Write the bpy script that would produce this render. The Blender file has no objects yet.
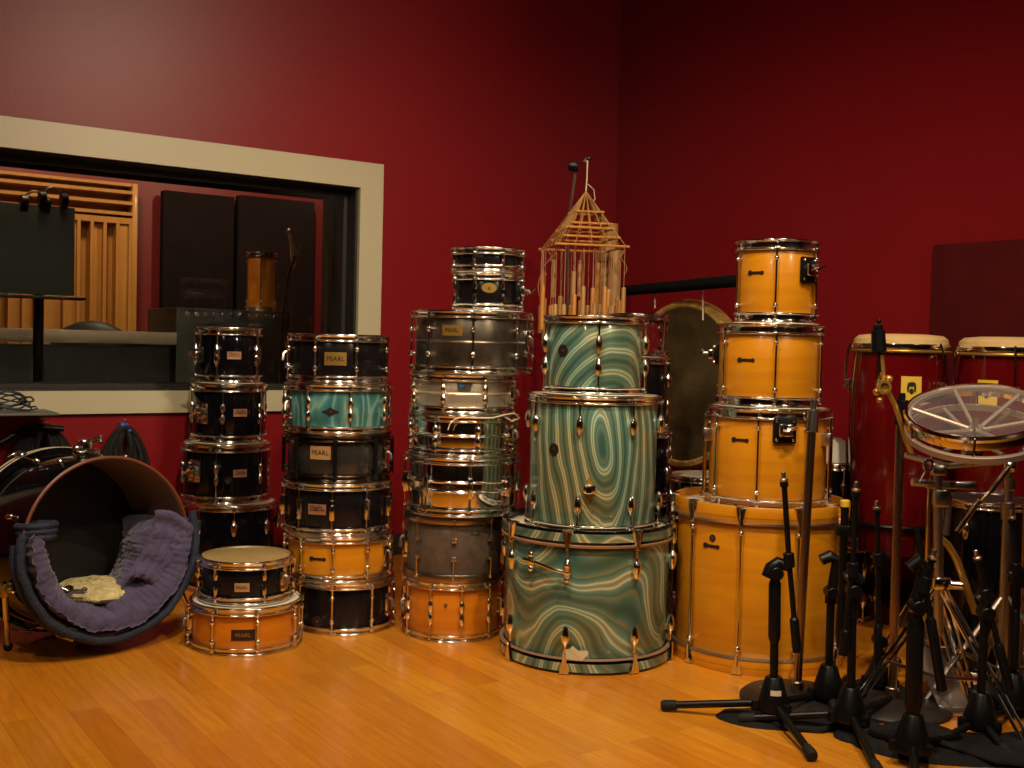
import bpy, bmesh, math, random
from mathutils import Vector, Matrix, Euler
random.seed(7)
S = bpy.context.scene
COL = S.collection
PI = math.pi
R_ = math.radians

# ------------------------------------------------------------------ camera
F, HC, HY, ROLL = 1100.0, 1.02, 345.0, 0.025
pitch = math.atan((384 - HY) / F)
right0 = Vector((1, 0, 0))
fwd = Vector((0, math.cos(pitch), -math.sin(pitch)))
up0 = Vector((0, math.sin(pitch), math.cos(pitch)))
cr, sr = math.cos(ROLL), math.sin(ROLL)
# image content is turned clockwise: world right shows as (1, .025 down)
c_right = cr * right0 + sr * up0
c_up = -sr * right0 + cr * up0
CAMP = Vector((0, 0, HC))
cam = bpy.data.cameras.new('camera'); camo = bpy.data.objects.new('camera', cam); COL.objects.link(camo)
cam.sensor_width = 36.0; cam.lens = F / 1024 * 36; cam.clip_start = .05
mw = Matrix.Identity(4)
for i in range(3):
    mw[i][0] = c_right[i]; mw[i][1] = c_up[i]; mw[i][2] = -fwd[i]; mw[i][3] = CAMP[i]
camo.matrix_world = mw
S.camera = camo

def ray(x, y):
    return (fwd + c_right * ((x - 512) / F) + c_up * (-(y - 384) / F))
def at(x, y, D):
    r = ray(x, y); return CAMP + r * (D / r.y)
def fl(x, y, z=0.0):
    r = ray(x, y); return CAMP + r * ((z - HC) / r.z)

# ------------------------------------------------------------------ room frame
DC = 6.0
a_w = math.atan(1.444)
L = Vector((math.sin(a_w), math.cos(a_w), 0)); NW = Vector((-L.y, L.x, 0))
RV = Vector((L.y, -L.x, 0)); NR = Vector((L.x, L.y, 0))
CORNER = Vector((.09 * DC, DC, 0))
def wl(t, z, d=0): p = CORNER - L * t + NW * d; p.z = z; return p
def rw(s, z, d=0): p = CORNER + RV * s + NR * d; p.z = z; return p
def hit(x, y, n, p0):
    r = ray(x, y); return CAMP + r * ((p0 - CAMP).dot(n) / r.dot(n))
def on_l(x, y, d=0):
    p = hit(x, y, NW, CORNER + NW * d); return -(p - CORNER).dot(L), p.z
def on_r(x, y, d=0):
    p = hit(x, y, NR, CORNER + NR * d); return (p - CORNER).dot(RV), p.z

# ------------------------------------------------------------------ materials
def P(name, col, rough=.5, metal=0, coat=0, var=.12, scale=8, bump=0, bscale=60, emis=None, trans=0, sheen=0, alpha=1, spec=.5):
    m = bpy.data.materials.new(name); m.use_nodes = True
    nt = m.node_tree; b = nt.nodes['Principled BSDF']
    tc = nt.nodes.new('ShaderNodeTexCoord')
    nz = nt.nodes.new('ShaderNodeTexNoise'); nz.inputs['Scale'].default_value = scale; nz.inputs['Detail'].default_value = 4
    nt.links.new(tc.outputs['Object'], nz.inputs['Vector'])
    rp = nt.nodes.new('ShaderNodeValToRGB'); rp.color_ramp.elements[0].position = .3; rp.color_ramp.elements[1].position = .7
    rp.color_ramp.elements[0].color = [c * (1 - var) for c in col] + [1]
    rp.color_ramp.elements[1].color = [min(1, c * (1 + var)) for c in col] + [1]
    nt.links.new(nz.outputs['Fac'], rp.inputs['Fac']); nt.links.new(rp.outputs['Color'], b.inputs['Base Color'])
    b.inputs['Roughness'].default_value = rough; b.inputs['Metallic'].default_value = metal
    b.inputs['Coat Weight'].default_value = coat; b.inputs['Coat Roughness'].default_value = .08
    b.inputs['Transmission Weight'].default_value = trans
    b.inputs['Sheen Weight'].default_value = sheen; b.inputs['Specular IOR Level'].default_value = spec
    if bump:
        n2 = nt.nodes.new('ShaderNodeTexNoise'); n2.inputs['Scale'].default_value = bscale
        nt.links.new(tc.outputs['Object'], n2.inputs['Vector'])
        bp = nt.nodes.new('ShaderNodeBump'); bp.inputs['Strength'].default_value = bump; bp.inputs['Distance'].default_value = .01
        nt.links.new(n2.outputs['Fac'], bp.inputs['Height']); nt.links.new(bp.outputs['Normal'], b.inputs['Normal'])
    if emis:
        b.inputs['Emission Color'].default_value = list(emis[0]) + [1]; b.inputs['Emission Strength'].default_value = emis[1]
    return m

def wood(name, c0, c1, rough=.3, coat=.6, horiz=True, scale=3.0):
    m = P(name, c0, rough, 0, coat); nt = m.node_tree; b = nt.nodes['Principled BSDF']
    tc = nt.nodes['Texture Coordinate']
    mp = nt.nodes.new('ShaderNodeMapping'); nt.links.new(tc.outputs['Object'], mp.inputs['Vector'])
    mp.inputs['Scale'].default_value = (1, 1, 9) if horiz else (9, 9, .8)
    nz = nt.nodes.new('ShaderNodeTexNoise'); nz.inputs['Scale'].default_value = scale; nz.inputs['Detail'].default_value = 6; nz.inputs['Distortion'].default_value = .6
    nt.links.new(mp.outputs['Vector'], nz.inputs['Vector'])
    rp = nt.nodes.new('ShaderNodeValToRGB'); rp.color_ramp.elements[0].position = .3; rp.color_ramp.elements[1].position = .72
    rp.color_ramp.elements[0].color = list(c0) + [1]; rp.color_ramp.elements[1].color = list(c1) + [1]
    nt.links.new(nz.outputs['Fac'], rp.inputs['Fac']); nt.links.new(rp.outputs['Color'], b.inputs['Base Color'])
    return m

def pearl(name, center, sc=(1, 1, 1), wscale=7.0, dist=4.0, seed=0.0, cols=None, sphere=True):
    """swirled pearl wrap: distorted rings of teal, sea green and tan"""
    m = P(name, (.3, .5, .4), .32, .25, .8); nt = m.node_tree; b = nt.nodes['Principled BSDF']
    tc = nt.nodes['Texture Coordinate']
    mp = nt.nodes.new('ShaderNodeMapping'); nt.links.new(tc.outputs['Object'], mp.inputs['Vector'])
    mp.vector_type = 'POINT'
    mp.inputs['Location'].default_value = (-center[0] * sc[0], -center[1] * sc[1], -center[2] * sc[2]); mp.inputs['Scale'].default_value = sc
    nz = nt.nodes.new('ShaderNodeTexNoise'); nz.inputs['Scale'].default_value = 3.4; nz.inputs['Detail'].default_value = .6
    ad0 = nt.nodes.new('ShaderNodeVectorMath'); ad0.operation = 'ADD'; ad0.inputs[1].default_value = (seed, seed * 2, seed * 3)
    nt.links.new(mp.outputs['Vector'], ad0.inputs[0]); nt.links.new(ad0.outputs['Vector'], nz.inputs['Vector'])
    sb = nt.nodes.new('ShaderNodeVectorMath'); sb.operation = 'SUBTRACT'; sb.inputs[1].default_value = (.5, .5, .5)
    nt.links.new(nz.outputs['Color'], sb.inputs[0])
    ml = nt.nodes.new('ShaderNodeVectorMath'); ml.operation = 'SCALE'; ml.inputs['Scale'].default_value = dist * .1
    nt.links.new(sb.outputs['Vector'], ml.inputs[0])
    ad = nt.nodes.new('ShaderNodeVectorMath'); ad.operation = 'ADD'
    nt.links.new(mp.outputs['Vector'], ad.inputs[0]); nt.links.new(ml.outputs['Vector'], ad.inputs[1])
    wv = nt.nodes.new('ShaderNodeTexWave'); wv.wave_type = 'RINGS'; wv.rings_direction = 'SPHERICAL'
    wv.inputs['Scale'].default_value = wscale; wv.inputs['Distortion'].default_value = 1.2; wv.inputs['Detail'].default_value = 1.5; wv.inputs['Detail Scale'].default_value = 1.6
    nt.links.new(ad.outputs['Vector'], wv.inputs['Vector'])
    rp = nt.nodes.new('ShaderNodeValToRGB'); e = rp.color_ramp.elements
    cols = cols or [(0, (.055, .105, .075)), (.2, (.10, .185, .145)), (.38, (.20, .20, .11)), (.52, (.075, .15, .115)), (.72, (.11, .225, .185)), (.86, (.18, .27, .19)), (.94, (.60, .62, .44)), (1, (.22, .26, .15))]
    e[0].position = 0; e[0].color = list(cols[0][1]) + [1]; e[1].position = 1; e[1].color = list(cols[-1][1]) + [1]
    for p, c in cols[1:-1]:
        k = e.new(p); k.color = list(c) + [1]
    nt.links.new(wv.outputs['Fac'], rp.inputs['Fac'])
    # slow drift between teal and tan
    n3 = nt.nodes.new('ShaderNodeTexNoise'); n3.inputs['Scale'].default_value = 5; nt.links.new(ad.outputs['Vector'], n3.inputs['Vector'])
    r3 = nt.nodes.new('ShaderNodeValToRGB'); r3.color_ramp.elements[0].position = .38; r3.color_ramp.elements[1].position = .62
    r3.color_ramp.elements[0].color = (.80, 1.05, 1.1, 1); r3.color_ramp.elements[1].color = (1.25, 1.0, .75, 1)
    nt.links.new(n3.outputs['Fac'], r3.inputs['Fac'])
    mx = nt.nodes.new('ShaderNodeMix'); mx.data_type = 'RGBA'; mx.blend_type = 'MULTIPLY'; mx.inputs['Factor'].default_value = 1
    nt.links.new(rp.outputs['Color'], mx.inputs[6]); nt.links.new(r3.outputs['Color'], mx.inputs[7])
    nt.links.new(mx.outputs[2], b.inputs['Base Color'])
    return m

CHROME = P('chrome', (.86, .84, .80), .11, 1, var=.04)
CHROME_B = P('brushed_chrome', (.55, .52, .48), .28, 1, var=.1)
BLACKM = P('black_metal', (.0035, .0035, .004), .36, spec=.22)
BLACKG = P('black_lacquer', (.003, .003, .004), .10, 0, .2, var=.2, spec=.35)
BLACKS = P('black_stain', (.006, .005, .006), .22, 0, 0, var=.3, scale=14, spec=.35)
RUBBER = P('rubber', (.007, .007, .007), .7, spec=.3)
NYLON = P('nylon_bag', (.006, .006, .007), .8, spec=.2, bump=.5, bscale=30)
MAPLE = wood('maple_lacquer', (.50, .178, .004), (.62, .255, .007), coat=.25)
MAPLE2 = wood('amber_maple', (.50, .140, .004), (.60, .200, .007), coat=.25)
WOODH = wood('wood_hoop', (.42, .21, .05), (.60, .34, .10))
AQUA1 = pearl('sea_pearl_kick', (-.02, -.30, -.22), (1.15, 1.15, .70), 4.3, 4.0, 1.3)
AQUA2 = pearl('sea_pearl_floor_tom', (.03, -.25, .22), (1.35, 1.35, .60), 6.2, 2.4, 4.1)
AQUA3 = pearl('sea_pearl_tom', (.07, -.19, -.02), (1.0, 1.0, .8), 7.6, 1.4, 7.7)
AQUAS = pearl('turquoise_pearl', (0, 0, 0), (3, 3, .9), 6, 4, 2.2, cols=[(0, (.035, .13, .15)), (.5, (.05, .18, .20)), (.85, (.07, .22, .23)), (1, (.18, .34, .34))])
STEEL = P('patina_steel', (.16, .135, .105), .3, .9, var=.45, scale=11)
ALUM = P('satin_aluminium', (.62, .55, .42), .38, .85, var=.05)
SMOKE = P('smoked_acrylic', (.03, .028, .024), .12, .3, .7, var=.3)
GREYB = P('grey_brown_shell', (.085, .060, .042), .55, .1, 0, var=.25, scale=30, bump=.1)
REDL = P('red_lacquer', (.095, .002, .003), .10, 0, 1, var=.3, scale=4)
REDD = P('dark_red_lacquer', (.10, .006, .008), .15, 0, 1, var=.25, scale=4)
HEADW = P('coated_head', (.62, .56, .44), .55, var=.06)
HEADT = P('aged_head', (.32, .22, .08), .5, var=.12)
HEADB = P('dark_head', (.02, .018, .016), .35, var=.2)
SKIN = P('rawhide_head', (.62, .42, .18), .5, var=.12)
COPPER = P('copper_badge', (.62, .30, .17), .35, .7, var=.2)
BRASSB = P('brass_badge', (.60, .36, .08), .3, .8, var=.2)
DARKB = P('dark_badge', (.05, .03, .025), .35, .6)
TANB = P('tan_badge', (.42, .24, .09), .4, .2)
BLUEB = P('blue_enamel', (.03, .12, .30), .3)
CREAM = P('cream_trim_paint', (.47, .42, .28), .36, var=.03, scale=2)
INK = P('black_ink', (.01, .008, .006), .5)
YEL = P('yellow_label', (.62, .42, .03), .5, var=.05)
BAMB = wood('bamboo', (.34, .16, .04), (.50, .28, .09), .5, .1, False, 4)
BAMO = wood('orange_cane', (.46, .17, .02), (.62, .27, .05), .5, .1, False, 4)
CORD = P('pale_cord', (.42, .22, .11), .8)
CORDW = P('cream_cord', (.62, .52, .36), .8)
QUILT = P('purple_quilt', (.062, .050, .115), .9, var=.22, scale=25, bump=.8, bscale=45, sheen=.2)
NAVY = P('navy_binding', (.012, .018, .04), .8, var=.2, scale=20, bump=.4, bscale=80)
FLEECE = P('cream_fleece', (.50, .42, .20), .95, var=.3, scale=30, bump=1, bscale=70)
EDGE = P('red_brown_edge', (.13, .035, .014), .45)
INNER = P('inner_ply', (.16, .085, .05), .55, var=.2)
REDP = P('red_plastic', (.5, .01, .01), .4)
BLUEP = P('blue_plastic', (.02, .07, .35), .4)
PAPER = P('paper_tag', (.55, .45, .27), .8)

# ------------------------------------------------------------------ mesh helpers
def lathe(bm, prof, seg=48, closed=False, M=None, a0=0, a1=2 * PI):
    M = M or Matrix.Identity(4); full = abs(a1 - a0 - 2 * PI) < 1e-6
    n = seg if full else seg + 1; rings = []
    for (r, z) in prof:
        if r < 1e-6: rings.append([bm.verts.new(M @ Vector((0, 0, z)))])
        else: rings.append([bm.verts.new(M @ Vector((r * math.cos(a0 + (a1 - a0) * i / seg), r * math.sin(a0 + (a1 - a0) * i / seg), z))) for i in range(n)])
    m = len(rings)
    for k in range(m if closed else m - 1):
        A, B = rings[k], rings[(k + 1) % m]
        for i in range(seg):
            j = (i + 1) % n if full else i + 1
            if len(A) == 1 and len(B) == 1: continue
            if len(A) == 1: bm.faces.new((A[0], B[j], B[i]))
            elif len(B) == 1: bm.faces.new((A[i], A[j], B[0]))
            else: bm.faces.new((A[i], A[j], B[j], B[i]))
def tube(bm, pts, r, seg=10, loop=False, cap=True, flat=1.0):
    pts = [Vector(p) for p in pts]; n = len(pts)
    rs = r if isinstance(r, (list, tuple)) else [r] * n
    u = None; rings = []
    for i in range(n):
        if loop: t = pts[(i + 1) % n] - pts[i - 1]
        else: t = pts[min(i + 1, n - 1)] - pts[max(i - 1, 0)]
        if t.length < 1e-9: t = Vector((0, 0, 1))
        t.normalize()
        if u is None: u = t.orthogonal().normalized()
        else:
            u = u - t * u.dot(t)
            u = u.normalized() if u.length > 1e-6 else t.orthogonal().normalized()
        v = t.cross(u)
        rings.append([bm.verts.new(pts[i] + (u * math.cos(2 * PI * k / seg) + v * math.sin(2 * PI * k / seg) * flat) * rs[i]) for k in range(seg)])
    for i in range(n if loop else n - 1):
        A, B = rings[i], rings[(i + 1) % n]
        for k in range(seg): bm.faces.new((A[k], A[(k + 1) % seg], B[(k + 1) % seg], B[k]))
    if cap and not loop:
        bm.faces.new(rings[0]); bm.faces.new(rings[-1])
def box(bm, size, loc=(0, 0, 0), bev=0.0, M=None, seg=2):
    t = bmesh.new(); bmesh.ops.create_cube(t, size=1)
    for v in t.verts: v.co = Vector((v.co.x * size[0], v.co.y * size[1], v.co.z * size[2]))
    if bev: bmesh.ops.bevel(t, geom=t.edges[:], offset=min(bev, min(size) * .45), segments=seg, affect='EDGES', profile=.5)
    T = (M or Matrix.Identity(4)) @ Matrix.Translation(loc)
    mp = {v: bm.verts.new(T @ v.co) for v in t.verts}
    for f in t.faces: bm.faces.new([mp[v] for v in f.verts])
    t.free()
def sph(bm, r, loc, sc=(1, 1, 1), M=None, u=14, v=9):
    T = (M or Matrix.Identity(4)) @ Matrix.Translation(loc) @ Matrix.Diagonal((sc[0], sc[1], sc[2], 1))
    lathe(bm, [(r * math.sin(PI * i / v), -r * math.cos(PI * i / v)) if 0 < i < v else (0, -r if i == 0 else r) for i in range(v + 1)], u, M=T)
def cyl(bm, p0, p1, r0, r1=None, seg=16):
    p0 = Vector(p0); p1 = Vector(p1); r1 = r0 if r1 is None else r1
    q = (p1 - p0).to_track_quat('Z', 'Y').to_matrix().to_4x4(); h = (p1 - p0).length
    b = min(.002, h * .2, min(r0, r1) * .3)
    lathe(bm, [(0, 0), (r0 - b, 0), (r0, b), (r1, h - b), (r1 - b, h), (0, h)], seg, M=Matrix.Translation(p0) @ q)
def patch(bm, R, a0, a1, z0, z1, th=.002, seg=8, oval=False):
    """a curved plate lying on a cylinder; angle 0 faces local -Y"""
    if oval:
        ac, zc, ha, hz = (a0 + a1) / 2, (z0 + z1) / 2, (a1 - a0) / 2, (z1 - z0) / 2
        ring = [[bm.verts.new((rr * math.sin(ac + ha * math.cos(2 * PI * k / 28)), -rr * math.cos(ac + ha * math.cos(2 * PI * k / 28)), zc + hz * math.sin(2 * PI * k / 28))) for k in range(28)] for rr in (R, R + th)]
        bm.faces.new(ring[1])
        for k in range(28): bm.faces.new((ring[0][k], ring[0][(k + 1) % 28], ring[1][(k + 1) % 28], ring[1][k]))
        return
    g = {}
    for j, rr in enumerate((R, R + th)):
        for i in range(seg + 1):
            a = a0 + (a1 - a0) * i / seg
            for k, z in enumerate((z0, z1)): g[i, j, k] = bm.verts.new((rr * math.sin(a), -rr * math.cos(a), z))
    for i in range(seg):
        bm.faces.new((g[i, 1, 0], g[i + 1, 1, 0], g[i + 1, 1, 1], g[i, 1, 1]))
        bm.faces.new((g[i, 0, 0], g[i, 1, 0], g[i, 1, 1], g[i, 0, 1])) if i == 0 else None
        bm.faces.new((g[i, 0, 1], g[i, 1, 1], g[i + 1, 1, 1], g[i + 1, 0, 1]))
        bm.faces.new((g[i, 0, 0], g[i + 1, 0, 0], g[i + 1, 1, 0], g[i, 1, 0]))
    bm.faces.new((g[seg, 0, 0], g[seg, 1, 0], g[seg, 1, 1], g[seg, 0, 1]))
def mesh(name, bm, mat, smooth=35):
    bmesh.ops.recalc_face_normals(bm, faces=bm.faces)
    me = bpy.data.meshes.new(name); bm.to_mesh(me); bm.free()
    me.materials.append(mat)
    for p in me.polygons: p.use_smooth = True
    me.set_sharp_from_angle(angle=R_(smooth))
    return me
def obj(name, bm, mat, parent=None, rz=0, world=False, smooth=35):
    """world=True: bm is in world space, parent is an unrotated empty"""
    if world and parent is not None:
        for v in bm.verts: v.co -= parent.location
    me = bm if isinstance(bm, bpy.types.Mesh) else mesh(name, bm, mat, smooth)
    o = bpy.data.objects.new(name, me); COL.objects.link(o)
    if parent is not None: o.parent = parent
    o.rotation_euler.z = rz
    return o
def thing(name, label, cat, loc=(0, 0, 0), rz=0, group=None):
    o = bpy.data.objects.new(name, None); COL.objects.link(o); o.empty_display_size = .05
    o.location = loc; o.rotation_euler.z = rz; o['label'] = label; o['category'] = cat
    if group: o['group'] = group
    return o
def tag(o, label, cat, group=None, kind=None):
    o['label'] = label; o['category'] = cat
    if group: o['group'] = group
    if kind: o['kind'] = kind
    return o
def struct(o): o['kind'] = 'structure'; return o
B = bmesh.new
def text_bm(s, size, R, a, z, th=.0012, bm=None):
    c = bpy.data.curves.new('t', 'FONT'); c.body = s; c.size = size; c.align_x = 'CENTER'; c.align_y = 'CENTER'; c.resolution_u = 2
    o = bpy.data.objects.new('t', c); COL.objects.link(o)
    dg = bpy.context.evaluated_depsgraph_get(); dg.update()
    me = bpy.data.meshes.new_from_object(o.evaluated_get(dg))
    bm = bm or B(); off = len(bm.verts)
    vs = [bm.verts.new(((R + th) * math.sin(a + v.co.x / R), -(R + th) * math.cos(a + v.co.x / R), z + v.co.y)) for v in me.vertices]
    for p in me.polygons:
        try: bm.faces.new([vs[i] for i in p.vertices])
        except ValueError: pass
    bpy.data.objects.remove(o); bpy.data.curves.remove(c); bpy.data.meshes.remove(me)
    return bm

# ------------------------------------------------------------------ the room
T0 = 7.2    # length of the wall with the window, from the corner
S0 = 7.6    # length of the other wall
ZC = 3.35
wr = on_l(380, 250)[0]            # right outer edge of window trim
zt = (on_l(0, 115.5)[1] + on_l(382, 166)[1]) / 2
zb = (on_l(0, 413)[1] + on_l(190, 413.6)[1]) / 2
wlft = 3.75
TW = .118
def wbox(bm, t0, t1, z0, z1, d0, d1, side='l', bev=0):
    f = wl if side == 'l' else rw
    ax = -L if side == 'l' else RV; nn = NW if side == 'l' else NR
    M = Matrix.Identity(4); c = f((t0 + t1) / 2, (z0 + z1) / 2, (d0 + d1) / 2)
    for i in range(3): M[i][0] = ax[i]; M[i][1] = nn[i]; M[i][2] = (0, 0, 1)[i]; M[i][3] = c[i]
    box(bm, (t1 - t0, d1 - d0, z1 - z0), (0, 0, 0), bev, M)
def wall_mat():
    m = P('oxblood_wall_paint', (.195, .0066, .0100), .36, var=.05, scale=1.5, bump=.05, bscale=180, spec=.32); return m
WALL = wall_mat()
WT = .30
b = B()
wbox(b, -WT, wr + TW * .6, 0, ZC, 0, WT); wbox(b, wlft - TW * .6, T0, 0, ZC, 0, WT)
wbox(b, wr + TW * .6, wlft - TW * .6, 0, zb + TW * .6, 0, WT); wbox(b, wr + TW * .6, wlft - TW * .6, zt - TW * .6, ZC, 0, WT)
struct(obj('wall_left', b, WALL))
b = B(); wbox(b, 0, S0, 0, ZC, 0, .2, 'r'); struct(obj('wall_right', b, WALL))
b = B(); wbox(b, 0, S0, 0, ZC, -T0 - .2, -T0, 'r'); PLA = P('tan_plaster', (.15, .10, .06), .7, var=.06)
struct(obj('wall_back', b, PLA))
b = B(); wbox(b, 0, T0, 0, ZC, -S0 - .2, -S0); struct(obj('wall_front', b, PLA))
# floor, rotated so that its planks run along RV
FM = bpy.data.materials.new('amber_plank_floor'); FM.use_nodes = True
nt = FM.node_tree; bs = nt.nodes['Principled BSDF']
tc = nt.nodes.new('ShaderNodeTexCoord')
br = nt.nodes.new('ShaderNodeTexBrick'); nt.links.new(tc.outputs['Object'], br.inputs['Vector'])
br.offset = .37; br.inputs['Scale'].default_value = 1; br.inputs['Brick Width'].default_value = .95; br.inputs['Row Height'].default_value = .083
br.inputs['Mortar Size'].default_value = .0007; br.inputs['Mortar Smooth'].default_value = .3; br.inputs['Bias'].default_value = 0
br.inputs['Color1'].default_value = (.47, .170, .011, 1); br.inputs['Color2'].default_value = (.60, .250, .019, 1); br.inputs['Mortar'].default_value = (.30, .10, .014, 1)
mp = nt.nodes.new('ShaderNodeMapping'); mp.inputs['Scale'].default_value = (1.2, 16, 1); nt.links.new(tc.outputs['Object'], mp.inputs['Vector'])
nz = nt.nodes.new('ShaderNodeTexNoise'); nz.inputs['Scale'].default_value = 4; nz.inputs['Detail'].default_value = 7; nz.inputs['Distortion'].default_value = .8
nt.links.new(mp.outputs['Vector'], nz.inputs['Vector'])
rp = nt.nodes.new('ShaderNodeValToRGB'); rp.color_ramp.elements[0].position = .3; rp.color_ramp.elements[1].position = .75
rp.color_ramp.elements[0].color = (.86, .82, .76, 1); rp.color_ramp.elements[1].color = (1.10, 1.11, 1.12, 1)
nt.links.new(nz.outputs['Fac'], rp.inputs['Fac'])
mx = nt.nodes.new('ShaderNodeMix'); mx.data_type = 'RGBA'; mx.blend_type = 'MULTIPLY'; mx.inputs['Factor'].default_value = 1
nt.links.new(br.outputs['Color'], mx.inputs[6]); nt.links.new(rp.outputs['Color'], mx.inputs[7])
# a few planks redder than the rest
n4 = nt.nodes.new('ShaderNodeTexNoise'); n4.inputs['Scale'].default_value = 1.1; n4.inputs['Detail'].default_value = 2; nt.links.new(tc.outputs['Object'], n4.inputs['Vector'])
r4 = nt.nodes.new('ShaderNodeValToRGB'); r4.color_ramp.elements[0].position = .42; r4.color_ramp.elements[1].position = .62
r4.color_ramp.elements[0].color = (1, .86, .75, 1); r4.color_ramp.elements[1].color = (1.02, 1.04, 1.0, 1); nt.links.new(n4.outputs['Fac'], r4.inputs['Fac'])
mx2 = nt.nodes.new('ShaderNodeMix'); mx2.data_type = 'RGBA'; mx2.blend_type = 'MULTIPLY'; mx2.inputs['Factor'].default_value = 1
nt.links.new(mx.outputs[2], mx2.inputs[6]); nt.links.new(r4.outputs['Color'], mx2.inputs[7])
nt.links.new(mx2.outputs[2], bs.inputs['Base Color'])
bs.inputs['Roughness'].default_value = .22; bs.inputs['Coat Weight'].default_value = .25; bs.inputs['Coat Roughness'].default_value = .16
bp = nt.nodes.new('ShaderNodeBump'); bp.inputs['Strength'].default_value = .12; bp.inputs['Distance'].default_value = .002
nt.links.new(nz.outputs['Fac'], bp.inputs['Height']); nt.links.new(bp.outputs['Normal'], bs.inputs['Normal'])
b = B(); box(b, (S0 + .4, T0 + .4, .1), (S0 / 2, -T0 / 2, -.05))
fo = struct(obj('floor', b, FM)); fo.location = CORNER; fo.rotation_euler.z = math.atan2(RV.y, RV.x)
b = B(); box(b, (S0 + .4, T0 + .4, .1), (S0 / 2, -T0 / 2, ZC + .05))
co = struct(obj('ceiling', b, P('dark_ceiling', (.05, .03, .025), .8))); co.location = CORNER; co.rotation_euler.z = math.atan2(RV.y, RV.x)
# baseboards
BB = P('baseboard_black', (.02, .012, .01), .5)
b = B(); wbox(b, .012, T0, 0, .10, -.012, 0); struct(obj('baseboard_left', b, BB))
b = B(); wbox(b, .012, S0, 0, .10, -.012, 0, 'r'); struct(obj('baseboard_right', b, BB))
# acoustic panel on the right wall
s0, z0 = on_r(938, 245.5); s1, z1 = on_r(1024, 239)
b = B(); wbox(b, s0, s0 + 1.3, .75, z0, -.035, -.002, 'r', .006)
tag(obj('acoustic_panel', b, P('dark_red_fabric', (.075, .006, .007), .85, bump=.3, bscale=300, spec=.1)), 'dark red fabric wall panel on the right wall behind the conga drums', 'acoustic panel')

# window: cream trim, dark reveal, glass
win = struct(thing('window_1', '', ''))
del win['label']; del win['category']
b = B()
for (t0, t1, q0, q1) in ((wr, wr + TW, zb, zt), (wlft - TW, wlft, zb, zt), (wr + TW, wlft - TW, zb, zb + TW * .78), (wr + TW, wlft - TW, zt - TW, zt)):
    wbox(b, t0, t1, q0, q1, -.022, .001)
obj('window_frame', b, CREAM, win, world=True)
DARK = P('black_reveal', (.010, .009, .008), .5)
b = B(); ti, tj, zi, zj = wr + TW, wlft - TW, zb + TW * .78, zt - TW
wbox(b, ti - .02, ti + .012, zi - .012, zj + .012, .002, .36); wbox(b, tj - .012, tj + .02, zi - .012, zj + .012, .002, .36)
wbox(b, ti, tj, zi - .02, zi + .008, .002, .36); wbox(b, ti, tj, zj - .008, zj + .02, .002, .36)
for d in (.09, .25):
    wbox(b, ti, ti + .03, zi, zj, d, d + .02); wbox(b, ti, tj, zi, zi + .025, d, d + .02); wbox(b, ti, tj, zj - .035, zj, d, d + .02)
obj('window_jamb', b, DARK, win, world=True)
GLS = bpy.data.materials.new('window_glass'); GLS.use_nodes = True
g = GLS.node_tree.nodes['Principled BSDF']; g.inputs['Transmission Weight'].default_value = 1; g.inputs['Roughness'].default_value = 0.0; g.inputs['IOR'].default_value = 1.45
g.inputs['Base Color'].default_value = (.86, .90, .86, 1)
tcg = GLS.node_tree.nodes.new('ShaderNodeTexCoord'); ng = GLS.node_tree.nodes.new('ShaderNodeTexNoise'); ng.inputs['Scale'].default_value = 2
GLS.node_tree.links.new(tcg.outputs['Object'], ng.inputs['Vector'])
mr = GLS.node_tree.nodes.new('ShaderNodeMapRange'); mr.inputs['To Min'].default_value = 0; mr.inputs['To Max'].default_value = .012
GLS.node_tree.links.new(ng.outputs['Fac'], mr.inputs['Value']); GLS.node_tree.links.new(mr.outputs['Result'], g.inputs['Roughness'])
b = B(); wbox(b, ti + .005, tj, zi + .005, zj - .005, .096, .104)
obj('window_pane', b, GLS, win, world=True)

# control room beyond the glass
CD = 3.0
cw = P('oxblood_paint_control_room', (.17, .010, .011), .5, var=.05)
dk = P('charcoal_wall_paint', (.020, .014, .013), .7)
b = B(); wbox(b, .1, 7.4, 0, 3.0, WT + CD, WT + CD + .1); struct(obj('wall_control_room_back', b, cw))
b = B(); wbox(b, 0, .1, 0, 3.0, WT, WT + CD + .1); struct(obj('wall_control_room_side', b, cw))
b = B(); wbox(b, 7.4, 7.5, 0, 3.0, WT, WT + CD + .1); struct(obj('wall_control_room_end', b, cw))
b = B(); wbox(b, 0, 7.5, 3.0, 3.1, WT, WT + CD + .1); struct(obj('ceiling_control_room', b, dk))
b = B(); wbox(b, 0, 7.5, -.1, 0, WT, WT + CD + .1); struct(obj('floor_control_room', b, P('dark_carpet', (.03, .02, .018), .9)))
OK_ = wood('oak_slats', (.42, .165, .024), (.52, .23, .04), .5, .2, False)
# slatted diffuser panel reflected in the window, built solid behind the glass
pd = WT + CD - .16
tp, zp = on_l(138, 184, pd); _, zm = on_l(138, 222, pd)
dif = thing('reflected_diffuser_panel', 'tall orange wooden slatted diffuser reflected in the left part of the window, built behind it', 'diffuser', wl(tp + 1, 0, pd))
b = B()
wbox(b, tp, tp + .035, .3, zp, pd, pd + .15, bev=.003); wbox(b, tp + 2.3, tp + 2.335, .3, zp, pd, pd + .15)
wbox(b, tp + .035, tp + 2.3, zm - .02, zm + .02, pd, pd + .15)
wbox(b, tp + .035, tp + 2.3, zp - .02, zp, pd + .02, pd + .15)
obj('frame', b, OK_, dif, world=True)
b = B(); wbox(b, tp + .035, tp + 2.3, .3, zp, pd + .145, pd + .155); obj('backing', b, wood('oak_backing', (.30, .11, .018), (.38, .15, .03), .6, 0, False), dif, world=True)
k = tp + .035; i = 0
deps = [.02, .10, .05, .13, .03, .09, .0, .12, .06, .11]
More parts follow.
